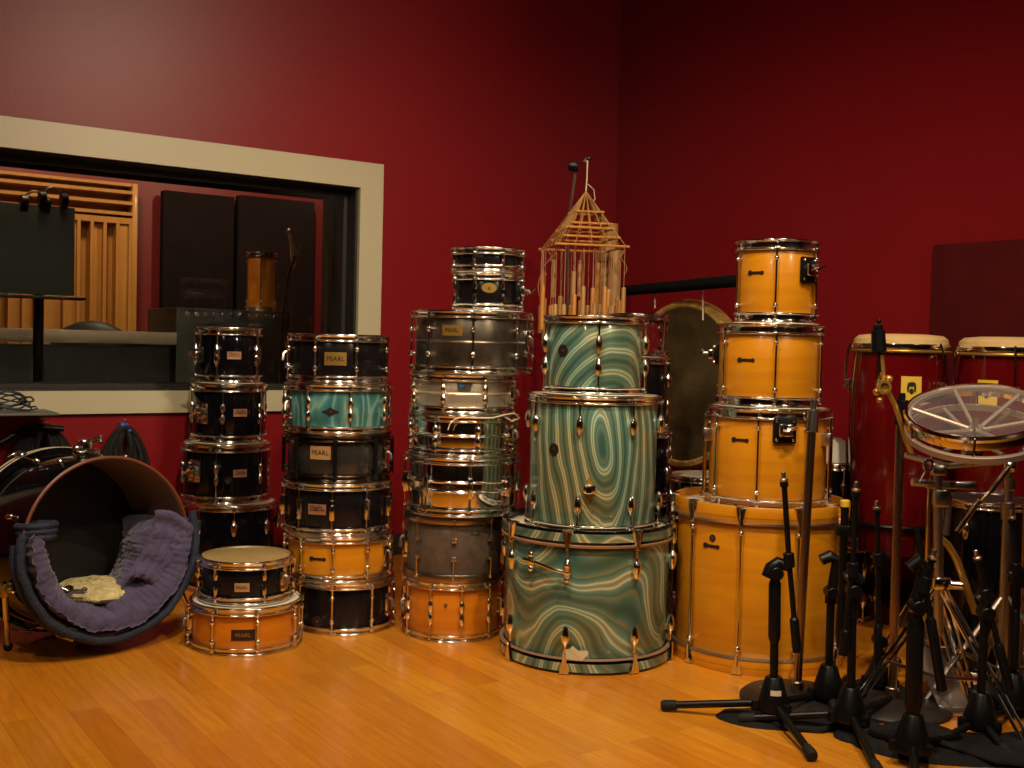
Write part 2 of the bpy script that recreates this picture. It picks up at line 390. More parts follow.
while k < tp + 2.25:
    b = B(); wbox(b, k, k + .022, .3, zm - .02, pd, pd + .145)
    wbox(b, k + .022, k + .085, .3, zm - .02, pd + deps[i % 10], pd + .145)
    obj('slat', b, OK_, dif, world=True); k += .085; i += 1
for j in range(3):
    zz = zm + .02 + (zp - zm - .04) * (j + .25) / 3
    b = B(); wbox(b, tp + .035, tp + 2.3, zz, zz + .022, pd, pd + .145); obj('rail', b, OK_, dif, world=True)
# red pilaster / dark panels on control room back wall
t1_, z1_ = on_l(333, 199, pd); t0_, _ = on_l(240, 199, pd)
ta, za = on_l(315, 205, pd + .02); tb, zb2 = on_l(160, 196, pd + .1)
b = B(); wbox(b, ta, ta + .60, .2, za + .02, pd + .02, pd + .1, bev=.01); wbox(b, ta + .63, tb, .2, za + .0, pd + .02, pd + .1, bev=.01)
obj('b', b, P('charcoal_cloth', (.012, .007, .007), .9, spec=.1)).name = 'cloth_panel'
o = bpy.data.objects['cloth_panel']; tag(o, 'wide dark cloth-covered panels on the far wall beyond the glass', 'acoustic panel')
tc0, _ = on_l(328.5, 250, .9)
b = B(); wbox(b, .3, tc0, .05, 2.4, .48, .9, bev=.01)
tag(obj('tall_cabinet', b, dk), 'black tall cabinet beyond the glass beside the narrow strip of red wall', 'cabinet')
# desk with metal edge
dd = .9
td, zd = on_l(176, 333, dd)
desk = thing('control_desk', 'long desk with a brushed metal front edge behind the window glass', 'desk', wl(td + 1.2, 0, dd))
b = B(); wbox(b, td, td + 2.2, zd - .035, zd, dd + .004, dd + .7, bev=.004); obj('desk_top', b, DARK, desk, world=True)
b = B(); wbox(b, td, td + 2.2, zd - .060, zd + .002, dd - .012, dd + .003, bev=.003); obj('metal_edge', b, P('brushed_edge', (.62, .50, .38), .35, .5), desk, world=True)
b = B(); wbox(b, td + .02, td + 2.2, .05, zd - .07, dd + .02, dd + .04, bev=.003); obj('front_panel', b, DARK, desk, world=True)
for q in (td + .1, td + 2.0):
    b = B(); wbox(b, q, q + .06, 0, zd - .036, dd + .1, dd + .6, bev=.004); obj('leg', b, DARK, desk, world=True)
# office chair back
pc = wl(*[on_l(92, 322, 2.0)[0]], 0, 2.0)
ch = thing('desk_chair', 'dark rounded chair back rising above the desk edge beyond the glass', 'chair', pc)
zz = on_l(92, 321, 2.0)[1]
b = B(); sph(b, .26, (pc.x, pc.y, zz - .2), (1, .35, .78)); obj('backrest', b, P('charcoal_leather', (.02, .02, .022), .5), ch, world=True)
b = B(); box(b, (.46, .46, .09), (pc.x - .1, pc.y - .2, .45), .04); obj('seat', b, P('charcoal_leather_seat', (.02, .02, .022), .5), ch, world=True)
b = B(); cyl(b, (pc.x - .1, pc.y - .2, .06), (pc.x - .1, pc.y - .2, .41), .03)
for k in range(5): tube(b, [(pc.x - .1, pc.y - .2, .06), (pc.x - .1 + .28 * math.cos(k * 1.257), pc.y - .2 + .28 * math.sin(k * 1.257), .03)], .018)
tube(b, [(pc.x - .1, pc.y - .0, .45), (pc.x, pc.y + .05, .6), (pc.x, pc.y + .02, zz - .3)], .02)
obj('pedestal', b, BLACKM, ch, world=True)
# music stand reflected in the glass, built solid behind it, with headphones
md = .55
ma, mz0 = on_l(74, 296, md); _, mz1 = on_l(74, 208, md); mp_, _ = on_l(40, 300, md)
ms = thing('reflected_music_stand', 'black music stand with a broad solid desk, a window reflection built behind the glass', 'music stand', wl(mp_, 0, md))
b = B(); wbox(b, ma, ma + .62, mz0, mz1, md, md + .008, bev=.004); wbox(b, ma - .03, ma + .65, mz0 - .02, mz0 - .008, md - .09, md + .01, bev=.003)
obj('desk_plate', b, P('green_black_metal', (.022, .026, .020), .45), ms, world=True)
b = B(); cyl(b, wl(mp_, .02, md + .03), wl(mp_, mz0 + .2, md + .03), .022); obj('pole', b, BLACKM, ms, world=True)
b = B()
for k in range(3):
    a = k * 2.094 + .4; p = wl(mp_, 0, md + .03)
    tube(b, [(p.x, p.y, .12), (p.x + .25 * math.cos(a), p.y + .25 * math.sin(a), .012)], .011)
obj('leg', b, BLACKM, ms, world=True)
for (x, y, nm, lb) in ((35, 200, 'headphones', 'black headphones resting on the top edge of the music stand, left pair'), (53, 196, 'headphones', 'black headphones with pale padding on the music stand, right pair')):
    t_, z_ = on_l(x, y + 4, md)
    h = thing(nm, lb, 'headphones', wl(t_, z_, md))
    c = wl(t_, z_, md)
    b = B(); tube(b, [c + (-L) * (.045 * math.cos(a)) + Vector((0, 0, .055 * math.sin(a))) for a in [PI * q / 12 for q in range(13)]], .006); obj('headband', b, CHROME_B, h, world=True)
    for sgn in (-1, 1):
        b = B(); q = c + L * (.045 * sgn); cyl(b, q - L * .014, q + L * .014, .036); obj('ear_cup', b, BLACKM, h, world=True)
# goose-neck microphone standing beyond the glass
t_, z_ = on_l(294, 238, .7); t2, z2 = on_l(281, 330, .7)
mic = thing('microphone', 'slim microphone on an angled boom seen through the glass, near the red strip', 'microphone', wl(t2, 0, .7))
b = B(); tube(b, [wl(t2, .02, .7), wl(t2, z2, .7), wl((t_ + t2) / 2 + .0, (z_ + z2) / 2 + .03, .7), wl(t_, z_ - .1, .7)], .006); cyl(b, wl(t2, 0, .7), wl(t2, .02, .7), .12); obj('stand_pole', b, BLACKM, mic, world=True)
b = B(); tube(b, [wl(t_ + .02, z_ - .02, .7), wl(t_ + .015, z_ - .09, .7), wl(t_, z_ - .16, .7), wl(t_ - .02, z_ - .09, .7), wl(t_ - .03, z_ - .03, .7)], .004); obj('cable_loop', b, BAMO, mic, world=True)
b = B(); cyl(b, wl(t_, z_ - .09, .7), wl(t_ + .02, z_ + .02, .7), .015, .012); sph(b, .019, wl(t_ + .023, z_ + .035, .7)); obj('capsule', b, CHROME_B, mic, world=True)
t_, z_ = on_l(290, 312, 1.0)
rk = thing('equipment_rack', 'low black equipment counter beyond the glass behind the drum stacks', 'counter', wl(t_ + .6, 0, 1.2))
RW = min(1.15, td - t_ - .03)
b = B(); wbox(b, t_, t_ + RW, .05, z_, 1.0, 1.5, bev=.006); obj('body', b, DARK, rk, world=True)
for k in range(12):  # row of studs added for the chrome sparkles reflected in the glass
    b = B(); cyl(b, wl(t_ + .04 + k * RW / 13, z_ - .03, 1.0), wl(t_ + .04 + k * RW / 13, z_ - .03, .985), .013); obj('knob', b, CHROME, rk, world=True)

# ------------------------------------------------------------------ drums
HH = .027
def hoop_bm(Rs, z, up, hh=HH, ears=(), seg=72):
    bm = B(); s = 1 if up else -1
    pr = [(Rs + .0025, 0)] + [(Rs + .0100 + .0034 * math.cos(q), .0034 + .0034 * math.sin(q)) for q in [R_(-90 + 30 * k) for k in range(7)]]
    pr += [(Rs + .0074, .0072), (Rs + .0062, .0084), (Rs + .0058, hh * .5), (Rs + .0062, hh - .0105), (Rs + .0072, hh - .0086)]
    pr += [(Rs + .0094 + .0040 * math.cos(q), hh - .0040 + .0040 * math.sin(q)) for q in [R_(-80 + 34 * k) for k in range(6)]] + [(Rs + .0025, hh)]
    lathe(bm, [(r, z + s * q) for r, q in pr], seg, closed=True)
    for a in ears:
        M = Matrix.Rotation(a, 4, 'Z') @ Matrix.Translation((0, -(Rs + .012), z + s * .005))
        box(bm, (.022, .016, .009), (0, 0, 0), .003, M)
    return bm
def wood_hoop_bm(Rs, z, up, hh, seg=80):
    bm = B(); s = 1 if up else -1
    lathe(bm, [(r, z + s * q) for r, q in [(Rs + .002, 0), (Rs + .013, 0), (Rs + .0145, .003), (Rs + .0145, hh - .003), (Rs + .013, hh), (Rs + .002, hh)]], seg, closed=True)
    return bm

def lug_meshes(kind, Rs, H, hh):
    """list of (lug mesh, rod mesh or None) in the frame where the lug faces -Y; every entry is one piece"""
    y = -Rs; rx = -(Rs + .0155); tz, bz = H - hh * .55, hh * .55
    def rod(z0, z1, r=.0031):
        bm = B(); cyl(bm, (0, rx, z0), (0, rx, z1), r, seg=8)
        if z1 >= H - hh: cyl(bm, (0, rx, z1 - .005), (0, rx, z1 + .005), .0064, seg=8)
        if z0 <= hh: cyl(bm, (0, rx, z0 - .005), (0, rx, z0 + .005), .0064, seg=8)
        return mesh('tension_rod', bm, CHROME)
    out = []
    def post(z, r, rr, mat=CHROME, sz=1.0):
        bm = B(); cyl(bm, (0, y + .001, z), (0, rx - .002, z), r, seg=12); sph(bm, rr, (0, rx, z), (1, 1, sz), u=12, v=8); return mesh('lug', bm, mat)
    if kind == 'turret': out = [(post(H * .30, .0055, .0085, sz=1.3), rod(bz, tz, .0036)), (post(H * .70, .0055, .0085, sz=1.3), None)]
    elif kind == 'rod': out = [(post(hh + .024, .005, .009), rod(bz, tz, .0042)), (post(H - hh - .026, .005, .008), None)]
    elif kind == 'claw': out = [(post(hh + .034, .006, .010), rod(hh * .4, H - hh * .4, .0048)), (post(H - hh - .034, .006, .010), None)]
    elif kind == 'clear':
        bm = B(); cyl(bm, (0, rx, bz), (0, rx, tz), .007, seg=10)
        for z in (H * .25, H * .75): cyl(bm, (0, y + .001, z), (0, rx, z), .006, seg=8)
        out = [(mesh('lug', bm, BLACKM), None)]
    elif kind in ('box', 'bullet'):
        bm = B()
        if kind == 'box':
            hl = min(.072, H * .46)
            box(bm, (.019, .020, hl), (0, y - .0115, H / 2), .005); box(bm, (.011, .024, hl * .5), (0, y - .0125, H / 2), .003)
        else:
            hl = min(.085, H * .5)
            for z in (-1, 1):
                lathe(bm, [(0, 0), (.006, .002), (.0098, hl * .12), (.0105, hl * .3), (.006, hl * .46), (.004, hl * .5)], 12, M=Matrix.Translation((0, y - .0115, H / 2 + z * hl * .5)) @ Matrix.Diagonal((1, 1, -z, 1)))
                cyl(bm, (0, y + .001, H / 2 + z * hl * .28), (0, y - .012, H / 2 + z * hl * .28), .007, seg=10)
            box(bm, (.008, .014, hl * .3), (0, y - .009, H / 2), .002)
        out = [(mesh('lug', bm, CHROME), rod(bz, H / 2 - hl / 2 + .004)), (None, rod(H / 2 + hl / 2 - .004, tz))]
    elif kind in ('tear', 'clawtear'):
        k = 1.2 if kind == 'tear' else 1.35; q = .55 if kind == 'tear' else .4
        for (zc, sg) in ((hh + .050 * k, 1), (H - hh - .050 * k, -1)):
            bm = B(); lathe(bm, [(0, -.030 * k), (.0045 * k, -.028 * k), (.0088 * k, -.016 * k), (.0110 * k, -.002), (.0095 * k, .012), (.0065, .019), (.0055, .026), (0, .0265)], 14, M=Matrix.Translation((0, y - .0118 * k, zc)) @ Matrix.Diagonal((1, 1.0, -sg, 1)))
            box(bm, (.010 * k, .013, .022 * k), (0, y - .006, zc), .003)
            out.append((mesh('lug', bm, CHROME), rod(hh * q, zc - .018, .0038) if sg > 0 else rod(zc + .018, H - hh * q, .0038)))
    elif kind == 'small':
        for z in (H * .36, H * .64):
            bm = B(); box(bm, (.018, .016, .016), (0, y - .007, z), .003); out.append((mesh('lug', bm, CHROME_B), rod(bz, z, .0026) if z < H / 2 else rod(z, tz, .0026)))
    elif kind == 'single':
        for zc in (H * .33, H * .67):
            bm = B(); lathe(bm, [(0, -.016), (.006, -.014), (.0085, 0), (.006, .014), (0, .016)], 12, M=Matrix.Translation((0, y - .0105, zc))); cyl(bm, (0, y + .001, zc), (0, y - .01, zc), .006, seg=10)
            out.append((mesh('lug', bm, CHROME), rod(bz, zc) if zc < H / 2 else rod(zc, tz)))
    return out
def claw_mesh(Rs, H, hh, top, mat=CHROME, wide=.038):
    bm = B(); s = 1 if top else -1
    def q(z): return (H - z) if top else z      # measured from the rim inwards
    yo = -(Rs + .0165)
    prof = [(-wide * .5, .0), (wide * .5, .0), (wide * .42, hh * .45), (wide * .20, hh * 1.05), (.0045, hh * 1.45), (-.0045, hh * 1.45), (-wide * .20, hh * 1.05), (-wide * .42, hh * .45)]
    lo = [bm.verts.new((x, yo, q(z))) for x, z in prof]; hi = [bm.verts.new((x * .8, yo - .008, q(z + (.003 if z == 0 else -.001)))) for x, z in prof]
    bm.faces.new(lo); bm.faces.new(hi)
    for i in range(8): bm.faces.new((lo[i], lo[(i + 1) % 8], hi[(i + 1) % 8], hi[i]))
    box(bm, (wide * .9, .024, .004), (0, yo + .006, q(-.0015)), .0015)
    cyl(bm, (0, yo - .006, q(.004)), (0, yo - .006, q(hh * 1.3)), .0055, seg=10)
    return mesh('claw', bm, mat)

def badge(root, kind, Rs, a, z, w=.05, h=.03, text=None):
    k = {'copper': COPPER, 'brass': BRASSB, 'dark': DARKB, 'tan': TANB, 'oval': BRASSB, 'round': DARKB, 'pill': DARKB, 'key': CHROME_B, 'diamond': DARKB, 'ovalb': DARKB, 'chromebadge': CHROME_B}[kind]
    ha = w / Rs / 2; bm = B()
    if kind in ('oval', 'round', 'ovalb'): patch(bm, Rs - .0005, a - ha, a + ha, z - h / 2, z + h / 2, .003, oval=True)
    elif kind == 'pill':
        patch(bm, Rs - .0005, a - ha, a - ha + .018 / Rs, z - .0085, z + .0085, .003, oval=True); patch(bm, Rs - .0005, a - ha + .012 / Rs, a + ha - .006 / Rs, z - .0045, z + .0045, .0026)
        patch(bm, Rs - .0005, a + ha - .013 / Rs, a + ha, z - .0065, z + .0065, .003, oval=True)
    elif kind in ('diamond', 'key'):
        pts = [(-1, 0), (-.35, -.55), (0, -1), (.35, -.55), (1, 0), (.35, .55), (0, 1), (-.35, .55)] if kind == 'diamond' else [(-.75, -1), (.75, -1), (1.1, 1), (-.9, 1)]
        rg = [[bm.verts.new((rr * math.sin(a + px * ha), -rr * math.cos(a + px * ha), z + pz * h / 2)) for px, pz in pts] for rr in (Rs - .002, Rs + .003)]
        bm.faces.new(rg[1]); n = len(pts)
        for i in range(n): bm.faces.new((rg[0][i], rg[0][(i + 1) % n], rg[1][(i + 1) % n], rg[1][i]))
    else: patch(bm, Rs - .0005, a - ha, a + ha, z - h / 2, z + h / 2, .002)
    bo = obj('badge', bm, k, root)
    bm = B(); lathe(bm, [(.0022, 0), (.005, 0), (.005, .0045), (.0022, .0045)], 12, closed=True, M=Matrix.Rotation(a, 4, 'Z') @ Matrix.Translation((0, -Rs, z)) @ Matrix.Rotation(PI / 2, 4, 'X'))
    if kind not in ('pill',) and not (text and kind != 'copper'): obj('vent_hole', bm, CHROME_B, bo)
    if text:
        obj('lettering', text_bm(text, h * .5, Rs + .002, a, z + (h * .2 if kind == 'copper' else 0)), INK if kind != 'dark' else BRASSB, bo)
        if kind == 'copper':
            b2 = B(); patch(b2, Rs + .002, a - ha * .9, a + ha * .9, z - h * .1, z - h * .04, .0008); obj('stripe', b2, INK, bo)
    if kind == 'key':
        b2 = B(); patch(b2, Rs + .002, a - ha * .55, a + ha * .1, z - h * .1, z + h * .38, .0016, oval=True); obj('emblem', b2, BLUEB, bo)
    return bo
def mount(root, Rs, a, z, w=.05, h=.075, shiny=False):
    M = Matrix.Rotation(a, 4, 'Z')
    bm = B(); box(bm, (w, .014, h), (0, -Rs - .008, z), .005, M); r = obj('mount_bracket', bm, CHROME if shiny else BLACKM, root)
    bm = B(); box(bm, (w * .62, .022, h * .5), (0, -Rs - .026, z), .006, M)
    for dx in (-.36, .36):
        for dz in (-.36, .36): cyl(bm, M @ Vector((dx * w, -Rs - .012, z + dz * h)), M @ Vector((dx * w, -Rs - .02, z + dz * h)), .005, seg=10)
    obj('clamp', bm, CHROME, r)
    bm = B(); cyl(bm, M @ Vector((w * .1, -Rs - .036, z + .004)), M @ Vector((w * .1, -Rs - .056, z + .004)), .005, seg=10)
    tube(bm, [M @ Vector((w * .1 - .017, -Rs - .055, z - .004)), M @ Vector((w * .1, -Rs - .058, z + .006)), M @ Vector((w * .1 + .018, -Rs - .055, z + .012))], .005, 8)
    obj('wing_bolt', bm, CHROME, r)
def strainer(root, Rs, a, H):
    M = Matrix.Rotation(a, 4, 'Z')
    bm = B(); box(bm, (.026, .016, H * .42), (0, -Rs - .008, H * .5), .004, M); box(bm, (.034, .020, .018), (0, -Rs - .012, H * .33), .004, M)
    r = obj('strainer', bm, CHROME, root)
    bm = B(); tube(bm, [M @ Vector((.0, -Rs - .018, H * .62)), M @ Vector((.003, -Rs - .028, H * .58)), M @ Vector((.006, -Rs - .030, H * .44))], [.005, .005, .006], 8); obj('lever', bm, CHROME_B, r)
    bm = B(); cyl(bm, M @ Vector((0, -Rs - .016, H * .72)), M @ Vector((0, -Rs - .016, H * .84)), .008, seg=12); obj('knob', bm, CHROME, r)

def drum(name, label, cat, loc, R, H, shell, lug, angs, n=None, hoop='chrome', hh=None, headm=HEADW, bhead=None, face=None,
         badges=(), mounts=(), strain=None, bead=None, hoopm=None, inlay=None, group=None, twist=0, keeplugs=None, clawtop=None):
    """angs[0] is one lug angle in degrees from the direction of the camera; n lugs evenly round"""
    x, y, z = loc
    rz = -math.atan2(x, y) if face is None else face
    t = thing(name, label, cat, loc, rz, group)
    hh = hh or HH
    Rs = R - (.013 if hoop == 'chrome' else .0145)
    if lug in ('claw', 'clawtear'): Rs = R - .016
    bm = B(); th = .007; e = .012 if hoop == 'chrome' else hh * .45
    lathe(bm, [(Rs - th, e), (Rs - .001, e), (Rs, e + .002), (Rs, H - e - .002), (Rs - .001, H - e), (Rs - th, H - e)], 80, closed=True)
    if bead:
        for bz in bead: lathe(bm, [(Rs - .001, H * bz - .007), (Rs + .003, H * bz - .003), (Rs + .0042, H * bz), (Rs + .003, H * bz + .003), (Rs - .001, H * bz + .007)], 80)
    sh = obj('shell', bm, shell, t)
    aa = [R_(angs[0] + k * 360.0 / n) for k in range(n)]
    hn = (('batter_hoop', H - hh, True), ('bottom_hoop', hh, False))
    for nm, zz, up in hn:
        if hoop == 'chrome': o = obj(nm, hoop_bm(Rs, zz, up, hh, aa), hoopm or CHROME, t)
        else:
            o = obj(nm, wood_hoop_bm(Rs, zz, up, hh), hoopm or MAPLE, t)
            if inlay:
                s = 1 if up else -1; bm = B(); r0 = Rs + .0142
                lathe(bm, [(r0, zz + s * hh * inlay[1]), (r0 + .0016, zz + s * hh * inlay[1]), (r0 + .0016, zz + s * hh * inlay[2]), (r0, zz + s * hh * inlay[2])], 80, closed=True); obj('inlay', bm, inlay[0], o)
                if len(inlay) > 3:
                    bm = B(); lathe(bm, [(r0 - .011, zz - s * .004), (r0 + .001, zz - s * .008), (r0 + .003, zz - s * .001), (r0 - .001, zz + s * .001), (r0 - .011, zz + s * .001)], 80, closed=True); obj('rim', bm, inlay[3], o)
    # heads
    for nm, zz, s, hm in (('batter_head', H - .0035, 1, headm), ('bottom_head', .0035, -1, bhead or headm)):
        bm = B(); ri = Rs + .001 if hoop == 'chrome' else Rs - .0005
        if hoop != 'chrome': zz = H - hh * .5 if s > 0 else hh * .5
        lathe(bm, [(0, zz), (ri - .012, zz), (ri, zz - s * .006), (ri, zz - s * .012), (ri - .001, zz - s * .012), (ri - .003, zz - s * .008), (ri - .013, zz - s * .002), (0, zz - s * .002)], 64)
        obj(nm, bm, hm, t)
    pieces = lug_meshes(lug, Rs, H, hh)
    cl = [claw_mesh(Rs, H, hh, tp) for tp in (False, True)] if lug in ('claw', 'clawtear') else []
    for a in aa:
        last = None
        for k, (lm, rm) in enumerate(pieces):
            if lm is not None:
                last = bpy.data.objects.new('lug', lm); COL.objects.link(last); last.parent = t; last.rotation_euler.z = a
            if rm is not None:
                so = bpy.data.objects.new('tension_rod', rm); COL.objects.link(so); so.parent = last
            if k < len(cl):
                so = bpy.data.objects.new('claw', cl[k]); COL.objects.link(so); so.parent = last
    for bd in badges:
        kind, ang, zf, w, h = bd[:5]; badge(t, kind, Rs, R_(ang), H * zf, w, h, bd[5] if len(bd) > 5 else None)
    for mt in mounts: mount(t, Rs, R_(mt[0]), H * mt[1], mt[2], mt[3], len(mt) > 4)
    if strain is not None: strainer(t, Rs, R_(strain), H)
    return t, Rs

def stack(D, ys, rows):
    """ys: pixel rows of the seams along the front, top to floor; rows: (centre x, half width px, kwargs)"""
    zs = []
    nrow = len(rows)
    if D is None: D = fl(rows[-1][0], ys[-1]).y / (1 - rows[-1][1] / F)
    for i, y in enumerate(ys):
        k = min(i, nrow - 1); cx, hw = rows[k][0], rows[k][1]
        R = hw * D / F
        zs.append(max(0.0, at(cx, y, D - R * .97).z))
    zs[-1] = 0.0
    out = []
    for i, (cx, hw, kw) in enumerate(rows):
        R = hw * D / F; H = zs[i] - zs[i + 1] - .0006
        c = at(cx, (ys[i] + ys[i + 1]) / 2, D)
        sink = 0
        if i + 1 < nrow and rows[i + 1][2].get('lug') in ('claw', 'clawtear'):    # rests on the recessed head inside the deep hoop
            sink = rows[i + 1][2]['hh'] * .5 - .001; H += sink
        out.append(drum(loc=(c.x, c.y, zs[i + 1] - sink + .0003 * (i < nrow - 1)), R=R, H=H, **kw))
    return out
G_A = None
# stack of black toms under the window
stack(4.5, [327, 384, 445, 506, 588], [
    (230, 32.5, dict(name='tom_drum', label='smallest black tom, topmost of the black stack left of the turquoise snare', cat='drum', shell=BLACKG, lug='tear', angs=[-22], n=5, hh=.034, badges=[('copper', 8, .50, .055, .030, 'PEARL')], mounts=[(-62, .5, .04, .06)])),
    (229, 38, dict(name='tom_drum', label='medium black tom, second from the top of the stack in front of the window corner', cat='drum', shell=BLACKG, lug='bullet', angs=[-9], hh=.034, n=6, badges=[('copper', 18, .52, .055, .030, 'PEARL')], mounts=[(-43, .5, .06, .085, True)])),
    (226, 44, dict(name='tom_drum', label='large black tom beside the open bass drum, third in the leftmost tall stack', cat='drum', shell=BLACKG, lug='bullet', angs=[-12], hh=.034, n=6, badges=[('copper', 19, .52, .055, .030, 'PEARL')], mounts=[(-43, .55, .06, .09, True)])),
    (231, 45, dict(name='floor_tom', label='black floor tom, lowest of the leftmost tall stack, behind the small snares', cat='drum', shell=BLACKG, lug='tear', angs=[3], n=8))])
# two snares standing in front
stack(None, [563, 609, 658], [
    (246, 47, dict(name='snare_drum', label='small dark snare with tan drumhead standing on the amber maple snare', cat='drum', shell=BLACKS, lug='single', angs=[-38], n=6, headm=HEADT, badges=[('tan', -5, .42, .047, .028, 'PEARL')], strain=50)),
    (246, 56, dict(name='snare_drum', label='wide amber maple snare on the floor under the small dark snare', cat='drum', shell=MAPLE2, lug='turret', angs=[-34], n=8, headm=HEADW, badges=[('dark', -3, .44, .075, .036, 'PEARL')], strain=-82))])
# stack B
stack(None, [334, 384, 435, 484, 537, 583, 637], [
    (339, 51, dict(name='snare_drum', label='black snare with thin chrome tubes, topmost of the stack below the window corner', cat='drum', shell=BLACKS, lug='turret', angs=[-26], n=8, badges=[('brass', -4, .5, .075, .045, 'PEARL')], strain=-78)),
    (338, 53.5, dict(name='snare_drum', label='turquoise pearl snare with diamond badge between two dark snares', cat='drum', shell=AQUAS, lug='bullet', angs=[-32], n=8, badges=[('diamond', -8, .45, .062, .030)], strain=-62)),
    (338, 53, dict(name='snare_drum', label='smoky dark snare with pale lettered badge, just under the turquoise snare', cat='drum', shell=SMOKE, lug='clear', angs=[-3], n=8, hoopm=P('black_nickel', (.12, .10, .08), .2, 1), badges=[('tan', -20, .62, .075, .046, 'PEARL')], strain=62)),
    (337, 54.5, dict(name='snare_drum', label='dark snare with squared lugs and copper badge above the pale maple snare', cat='drum', shell=BLACKS, lug='box', angs=[-5], n=10, badges=[('copper', -22, .50, .065, .036, 'PEARL')])),
    (339, 54, dict(name='snare_drum', label='pale maple snare with a slim dark badge between two dark snares', cat='drum', shell=MAPLE, lug='turret', angs=[-6], n=10, badges=[('pill', -24, .5, .062, .02)], strain=58)),
    (344, 50, dict(name='snare_drum', label='black snare on the floor with oval badge and slim tubes, lowest of its stack', cat='drum', shell=BLACKS, lug='rod', angs=[-13], n=8, badges=[('ovalb', -33, .24, .045, .036)], strain=60))])
# stack C
stack(None, [246, 272, 310, 374, 415, 458, 517, 583, 644], [
    (488, 37, dict(name='snare_drum', label='shallow black piccolo drum at the very top of the tall middle stack', cat='drum', shell=BLACKS, lug='single', angs=[-21], n=8)),
    (488, 36, dict(name='tom_drum', label='black tom with gold oval badge near the top of the tall middle stack', cat='drum', shell=BLACKS, lug='single', angs=[-21], n=8, badges=[('oval', 2, .60, .052, .034)], mounts=[(62, .55, .05, .07)])),
    (472, 59.5, dict(name='snare_drum', label='wide patinated steel snare with tan badge under the black tom', cat='drum', shell=STEEL, lug='turret', angs=[-44], n=8, bead=[.5], badges=[('brass', -20, .68, .072, .036, 'PEARL')], strain=66)),
    (463, 53, dict(name='snare_drum', label='pale satin metal snare with blue emblem badge in the middle stack', cat='drum', shell=ALUM, lug='bullet', angs=[-21], n=8, bead=[.5], badges=[('key', 1, .69, .055, .032)], strain=70)),
    (464, 55, dict(name='snare_drum', label='mirror chrome snare with a trailing cream cord below the pale metal snare', cat='drum', shell=CHROME, lug='bullet', angs=[-30], n=8, bead=[.5], strain=60)),
    (462, 57, dict(name='snare_drum', label='chrome snare with ribbed shell and lozenge badge above the grey brown snare', cat='drum', shell=CHROME, lug='box', angs=[8], n=8, bead=[.42, .58], badges=[('diamond', -14, .5, .05, .032)])),
    (454, 51, dict(name='snare_drum', label='grey brown snare with dull metal hoops above the lowest maple snare', cat='drum', shell=GREYB, lug='small', angs=[0], n=8, hoop='wood', hoopm=P('dull_nickel', (.35, .27, .18), .3, 1), badges=[('chromebadge', 26, .74, .035, .014)], strain=-75)),
    (452, 49.5, dict(name='snare_drum', label='amber maple snare with long silver lugs on the floor, lowest of the middle stack', cat='drum', shell=MAPLE2, lug='bullet', angs=[11], n=10, badges=[('round', -8, .62, .012, .012)], strain=-70))])
# aqua stack
KH = .045
aq = stack(None, [315, 396.5, 531, 676], [
    (594, 51.5, dict(name='tom_drum', label='sea green swirled pearl tom with round dark badge, top of the green stack', cat='drum', shell=AQUA3, lug='tear', angs=[5], n=5, badges=[('round', -39, .55, .040, .040)])),
    (592.5, 67, dict(name='floor_tom', label='sea green swirled pearl floor tom with chrome leg bracket, middle of the green stack', cat='drum', shell=AQUA2, lug='tear', angs=[-11], n=8, badges=[('round', -36, .60, .036, .040)])),
    (585.5, 86, dict(name='bass_drum', label='sea green swirled pearl bass drum standing upright on the wooden floor', cat='drum', shell=AQUA1, lug='clawtear', angs=[-12], n=8, hoop='wood', hh=KH, hoopm=BLACKG, inlay=(AQUA1, .22, .80, P('tan_rim', (.33, .20, .11), .4, .2))))])
# bracket on aqua floor tom, bar holder on kick
t, Rs = aq[1]
M = Matrix.Rotation(R_(-2), 4, 'Z')
bm = B(); zz = .33 * .36
for px_, pz_ in ((0, 0),):
    pts = [(-.024, 0), (0, -.042), (.024, 0), (0, .048)]
    lo = [bm.verts.new(M @ Vector((x, -Rs + .002, .14 + z))) for x, z in pts]; hi = [bm.verts.new(M @ Vector((x * .8, -Rs - .012, .14 + z * .85))) for x, z in pts]
    bm.faces.new(lo); bm.faces.new(hi)
    for i in range(4): bm.faces.new((lo[i], lo[(i + 1) % 4], hi[(i + 1) % 4], hi[i]))
lb = obj('leg_bracket', bm, BRASSB, t)
bm = B(); box(bm, (.040, .03, .03), (0, -Rs - .02, .145), .007, M); cyl(bm, M @ Vector((.0, -Rs - .034, .145)), M @ Vector((0, -Rs - .05, .145)), .012); obj('clamp', bm, CHROME, lb)
t, Rs = aq[2]
